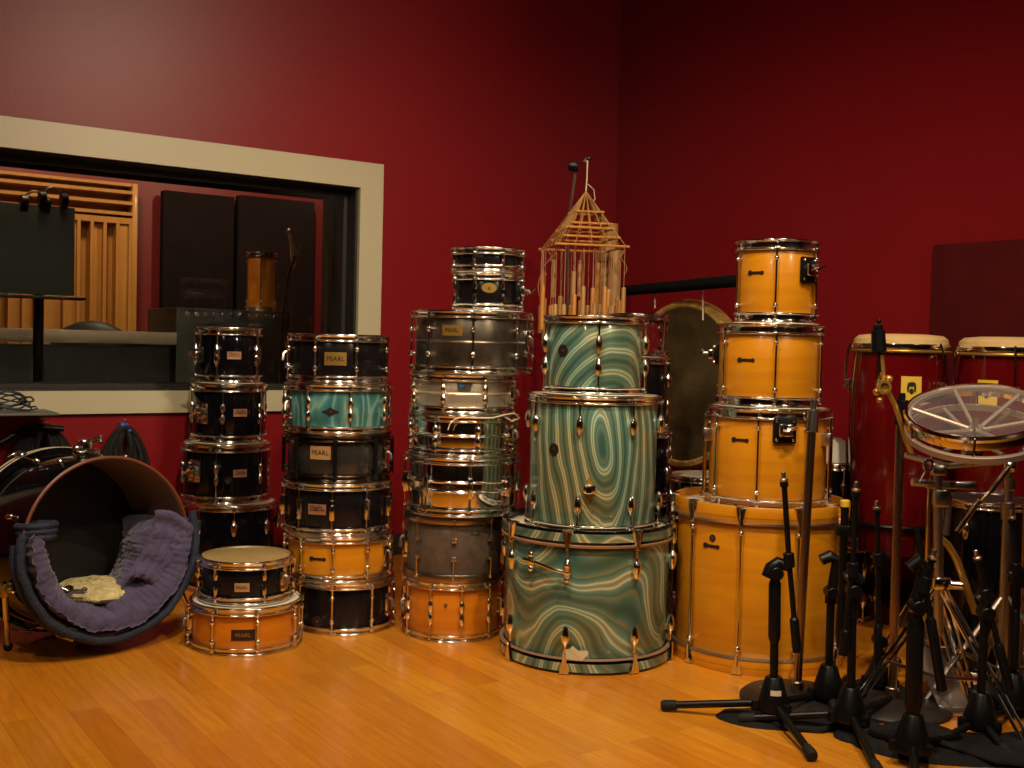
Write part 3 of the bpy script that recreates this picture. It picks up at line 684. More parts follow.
for nm in (1,):
    bm = B(); M = Matrix.Identity(4); hz = .31
    tube(bm, [(-.20, -Rs * .83, hz + .035), (-.15, -Rs * .93, hz + .028), (-.10, -Rs - .018, hz + .018), (-.055, -Rs - .02, hz + .010)], .006, 10)
    for (x, z) in ((-.175, hz + .032), (-.06, hz + .012)):
        yy = -math.sqrt(Rs * Rs - x * x)
        box(bm, (.018, .030, .05), (x, yy - .012, z), .005); sph(bm, .011, (x, yy - .03, z + .022)); sph(bm, .010, (x, yy - .028, z - .024))
    obj('handle', bm, CHROME, t)
    # torn strip of tape stuck to the lower hoop
    bm = B(); pts = [(-.035, .050), (.025, .047), (.043, .070), (.040, .079), (.012, .078), (-.005, .093), (-.012, .082), (-.030, .078)]
    rr = [[bm.verts.new((q * math.sin((x - .03) / Rs), -q * math.cos((x - .03) / Rs), z)) for x, z in pts] for q in (Rs + .0165, Rs + .018)]
    bm.faces.new(rr[1]); bm.faces.new(rr[0])
    for i in range(8): bm.faces.new((rr[0][i], rr[0][(i + 1) % 8], rr[1][(i + 1) % 8], rr[1][i]))
    obj('torn_tape', bm, PAPER, t)['label'] = 'torn scrap of cream tape'
# maple stack
mpl = stack(None, [238, 323, 409, 508, 677.5], [
    (777, 42.5, dict(name='tom_drum', label='small honey maple tom, top of the honey maple stack, mount bracket on its right', cat='drum', shell=MAPLE, lug='rod', angs=[-1], n=6, hh=.036, badges=[('pill', -32, .60, .060, .02)], mounts=[(45, .64, .065, .085)])),
    (768.5, 53, dict(name='tom_drum', label='medium honey maple tom, second of the honey maple stack, in front of the gong', cat='drum', shell=MAPLE, lug='rod', angs=[7], n=6, hh=.036, badges=[('pill', -26, .56, .062, .02)], mounts=[(-86, .62, .05, .07)])),
    (767, 61, dict(name='floor_tom', label='honey maple floor tom with folded legs resting on the maple bass drum', cat='drum', shell=MAPLE, lug='rod', angs=[-8], n=8, hh=.036, badges=[('pill', -27, .68, .062, .02)], mounts=[(15, .80, .075, .085)])),
    (757, 85.5, dict(name='bass_drum', label='large honey maple bass drum standing upright at the right of the green stack', cat='drum', shell=MAPLE, lug='claw', angs=[-11], n=10, hoop='wood', hh=.048, hoopm=MAPLE, inlay=(MAPLE, .3, .5, P('nickel_rim', (.55, .47, .35), .3, .9)), badges=[('pill', -33, .74, .062, .02), ('round', -32, .79, .022, .022)]))])
# little legs on the maple floor tom
t, Rs = mpl[2]
for a in (-72, 66, 180):
    M = Matrix.Rotation(R_(a), 4, 'Z')
    bm = B(); box(bm, (.03, .032, .045), (0, -Rs - .014, .23), .005, M); lo = obj('leg_bracket', bm, CHROME_B, t)
    bm = B(); cyl(bm, M @ Vector((0, -Rs - .024, .012)), M @ Vector((0, -Rs - .024, .30)), .0045, seg=10); cyl(bm, M @ Vector((0, -Rs - .024, .020)), M @ Vector((0, -Rs - .024, .034)), .012, seg=14); obj('leg_rod', bm, CHROME, lo)
# cream cord hanging on the chrome snare of the tall stack
pA = [at(448, 430, 3.66), at(450, 424, 3.655), at(455, 419, 3.652), at(462, 417, 3.65), at(476, 418, 3.652), at(492, 418, 3.67), at(504, 415, 3.70), at(514, 413, 3.73), at(520, 418, 3.75), at(512, 421, 3.73), at(505, 417, 3.71)]
bm = B(); tube(bm, pA, .0022, 6); tag(obj('cord', bm, CORDW), 'thin cream cord looped round the chrome snare in the middle stack', 'cord')

# dark stack half hidden behind the green one
stack(4.35, [313, 357, 432, 502, 615], [
    (637, 31, dict(name='tom_drum', label='dark red tom peeking out behind the top green tom, beside the gong', cat='drum', shell=REDD, lug='single', angs=[50], n=6)),
    (632, 37, dict(name='tom_drum', label='black brown tom half hidden behind the green stack, under the dark red tom', cat='drum', shell=BLACKS, lug='tear', angs=[70], n=6)),
    (629, 42, dict(name='floor_tom', label='black drum peeking out at the right of the green floor tom', cat='drum', shell=BLACKG, lug='tear', angs=[62], n=8)),
    (622, 48, dict(name='floor_tom', label='lowest black drum behind the green bass drum', cat='drum', shell=BLACKG, lug='tear', angs=[60], n=8))])
# black drums between the maple stack and the conga
stack(4.25, [464, 545, 612], [
    (833, 27, dict(name='tom_drum', label='small black drum with pale head behind the maple stack, left of the tall conga', cat='drum', shell=BLACKG, lug='tear', angs=[20], n=6, headm=HEADW)),
    (833, 40, dict(name='floor_tom', label='black drum near the floor between the maple bass drum and the conga', cat='drum', shell=BLACKG, lug='tear', angs=[0], n=8))])
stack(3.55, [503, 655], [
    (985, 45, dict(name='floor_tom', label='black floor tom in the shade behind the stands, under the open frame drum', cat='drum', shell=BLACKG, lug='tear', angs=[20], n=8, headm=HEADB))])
stack(4.55, [478, 600], [
    (703, 36, dict(name='floor_tom', label='black floor tom with pale head below the gong', cat='drum', shell=BLACKG, lug='tear', angs=[-20], n=8, headm=HEADW))])
# a pale bell-shaped cover standing on the small black drum
p = at(833, 463, 4.25)
bm = B(); lathe(bm, [(0, .095), (.02, .093), (.05, .080), (.085, .035), (.095, .004), (.09, 0), (0, 0)], 32, M=Matrix.Translation((p.x, p.y, at(833, 464, 4.25 - .1).z)))
tag(obj('practice_pad', bm, HEADW), 'cream dome standing on the black drum behind the maple stack', 'practice pad')

ta_, za_ = on_l(262, 253, 1.2); zc_ = on_l(290, 312, 1.0)[1]
p_ = wl(ta_, zc_, 1.2)  # drum built here in place of one reflected in the window glass
drum(name='tom_drum', label='small dim drum for a reflection in the glass, built on the counter beyond it', cat='drum', loc=(p_.x, p_.y, zc_ + .001), R=.085, H=max(.12, za_ - zc_), shell=MAPLE2, lug='rod', angs=[10], n=6, face=0)
# ------------------------------------------------------------------ gong
gd = Vector((RV.x, RV.y, 0)); gn = Vector((-gd.y, gd.x, 0))
gc = at(681, 384, 5.0)
gt = thing('gong', 'large dark bronze gong hanging behind the maple and green drum stacks', 'gong', gc)
GR = .385
GM = P('gong_bronze', (.12, .092, .042), .45, .7, var=.45, scale=6, bump=.4, bscale=22)
GE = P('bright_bronze', (.75, .50, .14), .38, .6, var=.35, scale=28, bump=.5, bscale=60)
MG = Matrix.Identity(4)
nn = -(NR)  # faces the room
xx = RV
for i in range(3): MG[i][0] = xx[i]; MG[i][1] = (0, 0, 1)[i]; MG[i][2] = nn[i]; MG[i][3] = gc[i]
bm = B(); lathe(bm, [(0, .02), (.08, .018), (.11, .006), (.30, .004), (.352, .000), (.352, -.003), (.11, .003), (.08, .015), (0, .017)], 64, M=MG); obj('disc', bm, GM, gt, world=True)
bm = B(); lathe(bm, [(.348, .001), (.356, .006), (.374, .0), (GR, -.022), (GR, -.05), (GR - .004, -.05), (GR - .006, -.02), (.370, -.004), (.356, .002), (.348, -.002)], 96, closed=True, M=MG); obj('rim', bm, GE, gt, world=True)
# stand bar, posts, cords
pL = at(622, 291, 5.32); pR = at(752, 279.5, 4.52)
bl = thing('gong_stand', 'black padded bar stand carrying the gong', 'gong stand', Vector((pL.x, pL.y, 0)))
ax = (pR - pL).normalized()
bm = B(); tube(bm, [pL - ax * .05, pL, pL + (pR - pL) * .5, pR, pR + ax * .08], [.018, .024, .026, .026, .026], 14); obj('crossbar', bm, P('black_foam', (.005, .006, .006), .9, spec=.1, bump=.4, bscale=120), bl, world=True)
for q in (pL - ax * .04, pR + ax * .07):
    bm = B(); cyl(bm, (q.x, q.y, .02), (q.x, q.y, q.z), .016); sph(bm, .02, (q.x, q.y, q.z)); obj('post', bm, BLACKM, bl, world=True)
    bm = B(); f = NR * .22; tube(bm, [(q.x - f.x, q.y - f.y, .015), (q.x, q.y, .05), (q.x + f.x, q.y + f.y, .015)], .014); obj('foot', bm, BLACKM, bl, world=True)
for (x, y0, y1) in ((655, 289, 306), (703, 284, 318)):
    fr = (x - 622) / 130; q = pL.lerp(pR, (x - 622) / (752 - 622) * .93)
    d = q.y; a_ = at(x, y0, d); z_ = at(x, y1, d)
    bm = B(); tube(bm, [Vector((a_.x, a_.y, q.z + .02)), z_ + Vector((0, 0, -.01))], .004, 8); obj('cord', bm, CORDW, gt, world=True)

# ------------------------------------------------------------------ bamboo chime
cd = 4.78
apex = at(586, 191, cd)
bc = thing('bamboo_wind_chime', 'bamboo wind chime with a stepped pyramid of cane hanging above the green stack', 'wind chime', apex)
lev = [(293 - .01, 213, 15, 586), (0, 225, 22, 586), (0, 230, 27, 585), (0, 239, 32, 585), (0, 248, 43, 583)]
ca = R_(12)
for (_, y, hw, cx) in lev:
    c = at(cx, y, cd); r = hw * cd / F
    bm = B(); cs = []
    for k in range(4):
        a = ca + k * PI / 2 + PI / 4; cs.append(Vector((c.x + r * 1.12 * math.cos(a), c.y + r * 1.12 * math.sin(a), c.z)))
    for k in range(4):
        d_ = (cs[(k + 1) % 4] - cs[k]).normalized() * .015
        tube(bm, [cs[k] - d_, cs[(k + 1) % 4] + d_], .0055, 8)
    obj('cane_frame', bm, BAMO, bc, world=True)
    bm = B()
    for k in range(4):
        for f_ in (0, .25, .5, .75):
            e = cs[k].lerp(cs[(k + 1) % 4], f_)
            tube(bm, [apex + Vector((0, 0, .0)), e], .0016, 5)
    obj('hanging_cords', bm, BAMB, bc, world=True)
c = at(583, 249, cd); r = 43 * cd / F
random.seed(3)
nb = 0
for i in range(9):
    for j in range(4):
        x_ = c.x + r * (-.9 + 1.8 * i / 8) + random.uniform(-.008, .008); y_ = c.y + r * (-.7 + 1.4 * j / 3)
        ln = random.uniform(.12, .24); top = at(583, random.choice([258, 272, 288, 296, 300, 304, 306]), cd).z
        bm = B(); lathe(bm, [(.0065, -ln), (.0095, -ln), (.0095, -.004), (.0085, 0), (.0065, 0)], 10, closed=True, M=Matrix.Translation((x_, y_, top))); o = obj('bamboo_tube', bm, BAMB if (i + j) % 3 else BAMO, bc, world=True)
        bm = B(); tube(bm, [(x_, y_, c.z), (x_, y_, top + .0005)], .0013, 5); o2 = obj('string', bm, CORD, o); 
        for v in o2.data.vertices: v.co -= bc.location
# loose strings at the sides
for (x, y1, w) in ((541, 300, 3), (547, 275, 4), (553, 262, 3), (624, 275, -3), (620, 262, 4), (543, 318, -2)):
    bm = B(); pts = [at(x + w * math.sin(k * .9), 250 + (y1 - 250) * k / 7, cd - .1) for k in range(8)]; tube(bm, pts, .0014, 5); obj('loose_string', bm, CORD, bc, world=True)
# cord from apex to the boom tip
tip = at(587.5, 160, cd)
bm = B(); tube(bm, [apex, at(587, 178, cd), tip + Vector((0, 0, -.004))], .0035, 8); tube(bm, [at(588, 184, cd), at(594, 190, cd), at(595, 199, cd), at(592, 203, cd)], .002, 6); obj('top_cord', bm, CORDW, bc, world=True)
# boom stand that carries it
st = thing('boom_stand', 'slim cymbal boom stand behind the wind chime holding it from its tip', 'stand', Vector((at(566, 600, 4.95).x, 4.95, 0)))
k1 = at(577, 163, 4.85); base = st.location
bm = B(); tube(bm, [Vector((base.x, base.y, .03)), Vector((at(568, 226, 4.9).x, 4.9, at(568, 226, 4.9).z)), k1], .007, 10); obj('pole', bm, CHROME_B, st, world=True)
bm = B(); tube(bm, [at(571, 165, 4.87), k1, tip + Vector((.004, 0, 0)), tip + Vector((.02, 0, .006))], .006, 8); tube(bm, [tip + Vector((-.014, 0, .0)), tip + Vector((.0, 0, .012)), tip + Vector((.014, 0, .01))], .004, 8); obj('boom_arm', bm, CHROME, st, world=True)
bm = B(); box(bm, (.045, .03, .035), at(573, 166, 4.86), .008); cyl(bm, at(570, 168, 4.85), at(577, 170, 4.83), .012); obj('tilter', bm, BLACKM, st, world=True)
bm = B()
for k in range(3):
    a = .5 + k * 2.094; tube(bm, [(base.x, base.y, .28), (base.x + .26 * math.cos(a), base.y + .26 * math.sin(a), .01)], .009)
obj('tripod', bm, CHROME_B, st, world=True)
# thick bamboo tubes standing behind
for (x, y0, y1, w, lb) in ((609, 224, 330, 9.5, 'thick pale bamboo tube, the tallest standing behind the wind chime'), (606, 254, 330, 10, 'thick bamboo tube with dark burnt marks behind the wind chime'), (615, 250, 330, 6.5, 'slimmer bamboo tube at the right edge of the wind chime')):
    D = 5.25 if y0 < 230 else (5.1 if w > 8 else 5.02)
    p = at(x, y0, D); R = w * D / F
    o = thing('bamboo_tube', lb, 'bamboo tube', Vector((p.x, p.y, 0)))
    bm = B(); lathe(bm, [(R - .007, .0), (R, 0), (R * .98, p.z * .3), (R * 1.05, p.z * .31), (R * .98, p.z * .32), (R * .98, p.z * .62), (R * 1.05, p.z * .63), (R * .98, p.z * .64), (R * 1.0, p.z), (R - .007, p.z)], 28, closed=True, M=Matrix.Translation((p.x, p.y, 0))); obj('culm', bm, BAMB, o, world=True)
    if w > 8 and y0 > 230:
        bm = B()
        for k in range(7): box(bm, (.008, .004, .010), (0, -R - .001, p.z - .04), .001, Matrix.Translation((p.x, p.y, 0)) @ Matrix.Rotation(R_(-54 + k * 18), 4, 'Z'))
        obj('burnt_marks', bm, INK, o, world=True)

# ------------------------------------------------------------------ congas
def conga(cx, D, ytop, label, hw=47, lab_a=12, la=0):
    c = at(cx, ytop, D); rt = hw * D / F
    ztop = c.z; loc = Vector((c.x, c.y, 0)); hc = .78; z0 = ztop - hc
    t = thing('conga_drum', label, 'conga', loc, -math.atan2(c.x, c.y))
    def rad(u):   # u 0 bottom..1 top
        return rt * (.74 + .42 * math.sin(PI * min(1, (u * .72 + .12))) * 1.0 - .0) if False else rt * (.70 + .36 * math.sin(PI * (.08 + .64 * u)) ** 1.0)
    prof = [(rad(i / 24), z0 + (hc - .05) * i / 24) for i in range(25)]
    bm = B(); lathe(bm, prof + [(prof[-1][0] - .012, prof[-1][1]), (prof[0][0] - .012, z0)], 64, closed=True); obj('body', bm, REDL, t)
    rb = prof[-1][0]
    bm = B(); lathe(bm, [(0, ztop), (rb * .6, ztop - .001), (rb * .92, ztop - .006), (rb + .004, ztop - .020), (rb + .008, ztop - .055), (rb + .001, ztop - .060), (rb, ztop - .03), (0, ztop - .02)], 64); obj('head', bm, SKIN, t)
    bm = B(); lathe(bm, [(rb + .008, ztop - .040), (rb + .014, ztop - .036), (rb + .016, ztop - .046), (rb + .014, ztop - .054), (rb + .008, ztop - .052)], 64, closed=True)
    hs = obj('hoop', bm, CHROME, t)
    bm = B(); tube(bm, [((rb + .013) * math.cos(q * 2 * PI / 64), (rb + .013) * math.sin(q * 2 * PI / 64), ztop - .062) for q in range(64)], .0055, 8, loop=True); obj('lower_hoop', bm, BRASSB, t)
    r3 = rad(.78)
    lug = B()
    box(lug, (.030, .010, .050), (0, -r3 - .004, ztop - .19), .004); box(lug, (.022, .024, .018), (0, -r3 - .014, ztop - .175), .004)
    lm = mesh('lug', lug, CHROME)
    rd = B(); tube(rd, [(0, -r3 - .018, ztop - .20), (0, -r3 - .018, ztop - .10), (0, -rb - .022, ztop - .055), (0, -rb - .012, ztop - .034)], .0045, 8); sph(rd, .009, (0, -r3 - .018, ztop - .19)); rm = mesh('tension_rod', rd, CHROME)
    for k in range(5):
        a = R_(la + 72 * k)
        lo = bpy.data.objects.new('lug', lm); COL.objects.link(lo); lo.parent = t; lo.rotation_euler.z = a
        ro = bpy.data.objects.new('tension_rod', rm); COL.objects.link(ro); ro.parent = lo
    # yellow label follows the bulge
    bm = B(); a0 = R_(lab_a); za, zb_ = ztop - .148, ztop - .238; n = 6
    g = {}
    for i in range(5):
        for j in range(n + 1):
            z = zb_ + (za - zb_) * j / n; rr = rad((z - z0) / (hc - .05)) + .0015; a = a0 + (i - 2) * .0165 / rt
            g[i, j] = bm.verts.new((rr * math.sin(a), -rr * math.cos(a), z))
    for i in range(4):
        for j in range(n): bm.faces.new((g[i, j], g[i + 1, j], g[i + 1, j + 1], g[i, j + 1]))
    lo = obj('paper_label', bm, YEL, t)
    bm = B(); zc = (za + zb_) / 2; rr = rad((zc - z0) / (hc - .05)) + .003
    for (dx, dz, w, h) in ((0, .018, .026, .016), (0, -.006, .014, .020), (-.011, .004, .007, .028), (.011, .004, .007, .028)): patch(bm, rr, a0 + (dx - w / 2) / rt, a0 + (dx + w / 2) / rt, zc + dz - h / 2, zc + dz + h / 2, .0008, oval=True)
    obj('emblem', bm, INK, lo)
    # stand: ring cradle and three legs
    bm = B(); rr = rad(.14) + .008; zc = z0 + (hc - .05) * .14
    tube(bm, [(rr * math.cos(q * 2 * PI / 40), rr * math.sin(q * 2 * PI / 40), zc) for q in range(40)], .008, 8, loop=True); sr_ = obj('cradle_ring', bm, BLACKM, t)
    for k in range(3):
        a = R_(-90 + 30 + 120 * k); bm = B()
        tube(bm, [(rr * math.cos(a), rr * math.sin(a), zc), ((rr + .05) * math.cos(a), (rr + .05) * math.sin(a), max(z0 - .02, .12)), ((rr + .12) * math.cos(a), (rr + .12) * math.sin(a), .012)], .011, 8); obj('leg', bm, BLACKM, t)
conga(901, 3.95, 334, 'deep red conga with a fully visible yellow label, left of the pair', 44.5, 14, -22)
conga(1010, 3.80, 337, 'deep red conga at the right edge behind the open frame drum', 47, -22, -66)

# ------------------------------------------------------------------ roto-tom
rc = at(976, 411, 3.0); rr = 67 * 3.0 / F
rt = thing('roto_tom', 'spoked shell-less frame drum with clear head in front of the congas', 'drum', rc)
tl = Euler((R_(19), R_(-11), 0)).to_matrix().to_4x4()
# tilt the plane towards the camera
MT = Matrix.Translation(rc) @ tl
bm = B(); lathe(bm, [(rr - .006, -.006), (rr + .004, -.008), (rr + .005, .0), (rr + .001, .006), (rr - .006, .006)], 80, closed=True, M=MT); lathe(bm, [(rr - .010, -.030), (rr + .001, -.030), (rr + .001, -.024), (rr - .002, -.010), (rr - .010, -.010)], 80, closed=True, M=MT); obj('hoop', bm, CHROME, rt, world=True)
CLR = bpy.data.materials.new('clear_film'); CLR.use_nodes = True
g = CLR.node_tree.nodes['Principled BSDF']; g.inputs['Base Color'].default_value = (.8, .75, .75, 1); g.inputs['Roughness'].default_value = .5; g.inputs['Specular IOR Level'].default_value = .2; g.inputs['Alpha'].default_value = .035
bm = B(); lathe(bm, [(0, .001), (rr - .007, .001), (rr - .007, .0), (0, .0)], 64, M=MT); obj('head', bm, CLR, rt, world=True)
DULL = P('cast_aluminium', (.36, .28, .22), .4, .6, var=.1)
bm = B(); lathe(bm, [(rr - .016, -.014), (rr - .008, -.014), (rr - .008, -.004), (rr - .016, -.003)], 80, closed=True, M=MT); lathe(bm, [(0, -.068), (.02, -.068), (.02, -.048), (0, -.048)], 20, M=MT)
for k in range(6):
    a = R_(k * 60 + 25); q0 = MT @ Vector((.012 * math.cos(a), .012 * math.sin(a), -.056)); q1 = MT @ Vector(((rr - .012) * math.cos(a), (rr - .012) * math.sin(a), -.008)); tube(bm, [q0, q1], .0062, 8)
obj('spoke_frame', bm, DULL, rt, world=True)
M2 = Matrix.Translation(rc + Vector((-.0, .0, -.058))) @ Euler((R_(19), R_(-8), 0)).to_matrix().to_4x4()
bm = B(); lathe(bm, [(rr - .012, -.009), (rr, -.009), (rr, .007), (rr - .004, .009), (rr - .012, .009)], 80, closed=True, M=M2)
for k in range(6):
    a = R_(k * 60 + 35); q0 = M2 @ Vector((.012 * math.cos(a), .012 * math.sin(a), -.022)); q1 = M2 @ Vector(((rr - .008) * math.cos(a), (rr - .008) * math.sin(a), 0)); tube(bm, [q0, q1], .0058, 8)
obj('lower_ring', bm, DULL, rt, world=True)
for k in range(6):
    a = R_(k * 60 + 5); bm = B(); tube(bm, [MT @ Vector(((rr + .002) * math.cos(a), (rr + .002) * math.sin(a), .004)), M2 @ Vector(((rr - .004) * math.cos(a), (rr - .004) * math.sin(a), .0))], .0035, 8); obj('tension_rod', bm, CHROME, rt, world=True)
bm = B(); cyl(bm, rc + Vector((0, .02, -.15)), rc + Vector((0, 0, -.02)), .009); box(bm, (.05, .04, .035), rc + Vector((0, .02, -.12)), .006); obj('spindle', bm, CHROME, rt, world=True)
# its rail + stand
rs = thing('drum_rack_stand', 'chrome double-braced stand carrying the spoked frame drum', 'stand', Vector((at(940, 600, 3.02).x, 3.02, 0)))
b0 = rs.location
def pp(x, y, D=3.02): return at(x, y, D)
bm = B(); tube(bm, [pp(905, 455), pp(948, 466), pp(1000, 462, 3.06)], .009, 10); box(bm, (.14, .02, .022), pp(951, 485), .004); tube(bm, [pp(912, 482), pp(935, 484)], .011, 10); obj('rail', bm, CHROME_B, rs, world=True)
bm = B(); tube(bm, [pp(938, 470), Vector((b0.x, b0.y, .25))], .013, 12); tube(bm, [pp(950, 495), pp(946, 535)], .008); box(bm, (.045, .035, .05), pp(941, 498), .008); box(bm, (.04, .035, .03), pp(938, 470), .006); obj('pole', bm, CHROME_B, rs, world=True)
bm = B(); box(bm, (.05, .045, .035), Vector((b0.x, b0.y, pp(941, 583).z)), .008); cyl(bm, Vector((b0.x + .02, b0.y - .02, pp(941, 583).z)), Vector((b0.x + .05, b0.y - .03, pp(941, 583).z)), .012); obj('collar', bm, CHROME, rs, world=True)
zc = pp(941, 585).z
for k, (dx, dy) in enumerate(((.16, -.22), (-.22, .05), (.20, .24))):
    for off in (-.006, .006):
        pass
    bm = B(); foot = Vector((b0.x + dx, b0.y + dy, .014))
    for off in (-.009, .009): tube(bm, [Vector((b0.x + off, b0.y, zc)), foot + Vector((off, 0, 0))], .0055, 8)
    tube(bm, [Vector((b0.x, b0.y, .26 - .13)), Vector((b0.x + dx * .6, b0.y + dy * .6, zc * .42))], .005, 8)
    l = obj('leg', bm, CHROME, rs, world=True)
    bm = B(); sph(bm, .016, foot); obj('rubber_foot', bm, RUBBER, l)
    for v in bpy.data.objects[-1].data.vertices if False else []: pass
for o in [o for o in bpy.data.objects if o.name.startswith('rubber_foot') and o.parent and o.parent.parent == rs]:
    for v in o.data.vertices: v.co -= rs.location
bm = B(); tube(bm, [pp(940, 538), pp(948, 545), pp(957, 560), pp(975, 612), pp(984, 614)], .010, 10); obj('brace', bm, BRASSB, rs, world=True)
# wing nut
bm = B(); lathe(bm, [(.010, -.003), (.018, -.003), (.018, .003), (.010, .003)], 20, closed=True, M=Matrix.Translation(pp(928, 465, 2.92)) @ Matrix.Rotation(PI / 2, 4, 'X') @ Matrix.Rotation(.5, 4, 'Y')); tube(bm, [pp(925, 472, 2.92), pp(920, 482, 2.92)], .004); tube(bm, [pp(931, 459, 2.92), pp(934, 452, 2.92)], .004); obj('wing_nut', bm, CHROME_B, rs, world=True)

# tall brown-chrome cymbal stand at the right edge with slanted rod
cs = thing('cymbal_stand', 'chrome cymbal stand at the right edge with a bright slanting boom rod', 'stand', Vector((at(1003, 640, 3.2).x, 3.2, 0)))
b0 = cs.location
bm = B(); tube(bm, [Vector((b0.x, b0.y, .05)), pp(1004, 600, 3.2), pp(1008, 510, 3.2)], .015, 14); tube(bm, [pp(1008, 512, 3.2), pp(1010, 465, 3.2)], .011, 12); cyl(bm, pp(1008, 520, 3.2), pp(1008, 502, 3.2), .020); cyl(bm, pp(1010, 490, 3.2), pp(1010, 478, 3.2), .017); obj('pole', bm, CHROME_B, cs, world=True)
bm = B(); tube(bm, [pp(1050, 420, 3.15), pp(1010, 466, 3.15), pp(990, 492, 3.15)], .0085, 12); tube(bm, [pp(980, 500, 3.15), pp(957, 532, 3.15)], [.007, .008], 12); tube(bm, [pp(990, 492, 3.15), pp(980, 503, 3.15)], .0055); sph(bm, .02, pp(1010, 466, 3.16)); obj('boom_arm', bm, CHROME, cs, world=True)
for (dx, dy) in ((.2, -.2), (-.24, -.04), (.05, .26)):
    bm = B(); tube(bm, [Vector((b0.x, b0.y, .33)), Vector((b0.x + dx, b0.y + dy, .014))], .008, 8); tube(bm, [Vector((b0.x, b0.y, .1)), Vector((b0.x + dx * .55, b0.y + dy * .55, .16))], .006, 8); obj('leg', bm, CHROME_B, cs, world=True)

# straight stands on round bases
def round_stand(label, base_px, top_px, D, Rb, r=.0125, extra=None):
    p = fl(base_px[0], base_px[1], .03); D = p.y
    t = thing('microphone_stand', label, 'stand', Vector((p.x, p.y, 0)))
    bm = B(); lathe(bm, [(0, 0), (Rb - .006, 0), (Rb, .004), (Rb, .010), (Rb - .012, .020), (Rb * .5, .027), (.028, .032), (.028, .034), (0, .034)], 64, M=Matrix.Translation((p.x, p.y, 0))); obj('base', bm, P('dark_cast_iron', (.018, .014, .012), .5, .2), t, world=True)
    bm = B(); q = at(top_px[0], top_px[1], D); qm = Vector((p.x, p.y, .034)).lerp(q, .985)
    tube(bm, [Vector((p.x, p.y, .03)), q], r, 14); cyl(bm, Vector((p.x, p.y, .033)), Vector((p.x, p.y, .06)), r + .006); obj('pole', bm, P('bronze_chrome', (.42, .30, .22), .25, 1), t, world=True)
    return t, p, q
t, p, q = round_stand('bare brown chrome stand on a round base in front of the maple bass drum', (797, 691), (812, 425), 3, .165)
bm = B(); cyl(bm, q + Vector((0, 0, -.02)), q + Vector((.002, 0, .045)), .018, .016); cyl(bm, q + Vector((.002, 0, .045)), q + Vector((.003, 0, .075)), .008); obj('clutch', bm, CHROME_B, t, world=True)
t, p, q = round_stand('chrome stand with a gold knuckle boom in front of the left conga', (892, 697), (901, 412), 3, .165, .0135)
D = p.y
bm = B(); cyl(bm, at(901, 425, D), at(902, 400, D), .019); cyl(bm, at(902, 400, D), at(902, 393, D), .010); obj('clutch', bm, BLACKM, t, world=True)
bm = B(); tube(bm, [at(881, 355, D - .03), at(884, 384, D - .03), at(895, 405, D - .03), at(906, 440, D - .03), at(912, 455, D - .03)], .0075, 10); ba = obj('boom_arm', bm, BRASSB, t, world=True)
bm = B(); cyl(bm, at(884, 387, D - .055), at(884, 387, D - .01), .020); lathe(bm, [(.012, -.006), (.020, -.006), (.020, .006), (.012, .006)], 24, closed=True, M=Matrix.Translation(at(884, 387, D - .06)) @ Matrix.Rotation(PI / 2, 4, 'X')); sph(bm, .011, at(889, 379, D - .05)); sph(bm, .012, at(877, 392, D - .04)); sph(bm, .010, at(880, 400, D - .04)); obj('knuckle', bm, BRASSB, t, world=True)
bm = B(); tube(bm, [at(880, 372, D - .03), at(879.5, 352, D - .03)], .006, 8); cyl(bm, at(879, 352, D - .03), at(878, 330, D - .03), .021, .019); cyl(bm, at(878, 330, D - .03), at(878, 325, D - .03), .013); sph(bm, .007, at(879, 321, D - .03)); sph(bm, .006, at(875, 325, D - .03)); obj('holder', bm, BLACKM, t, world=True)

round_stand('dark stand on a round base half outside the right edge', (1022, 692), (1027, 500), 3, .15)
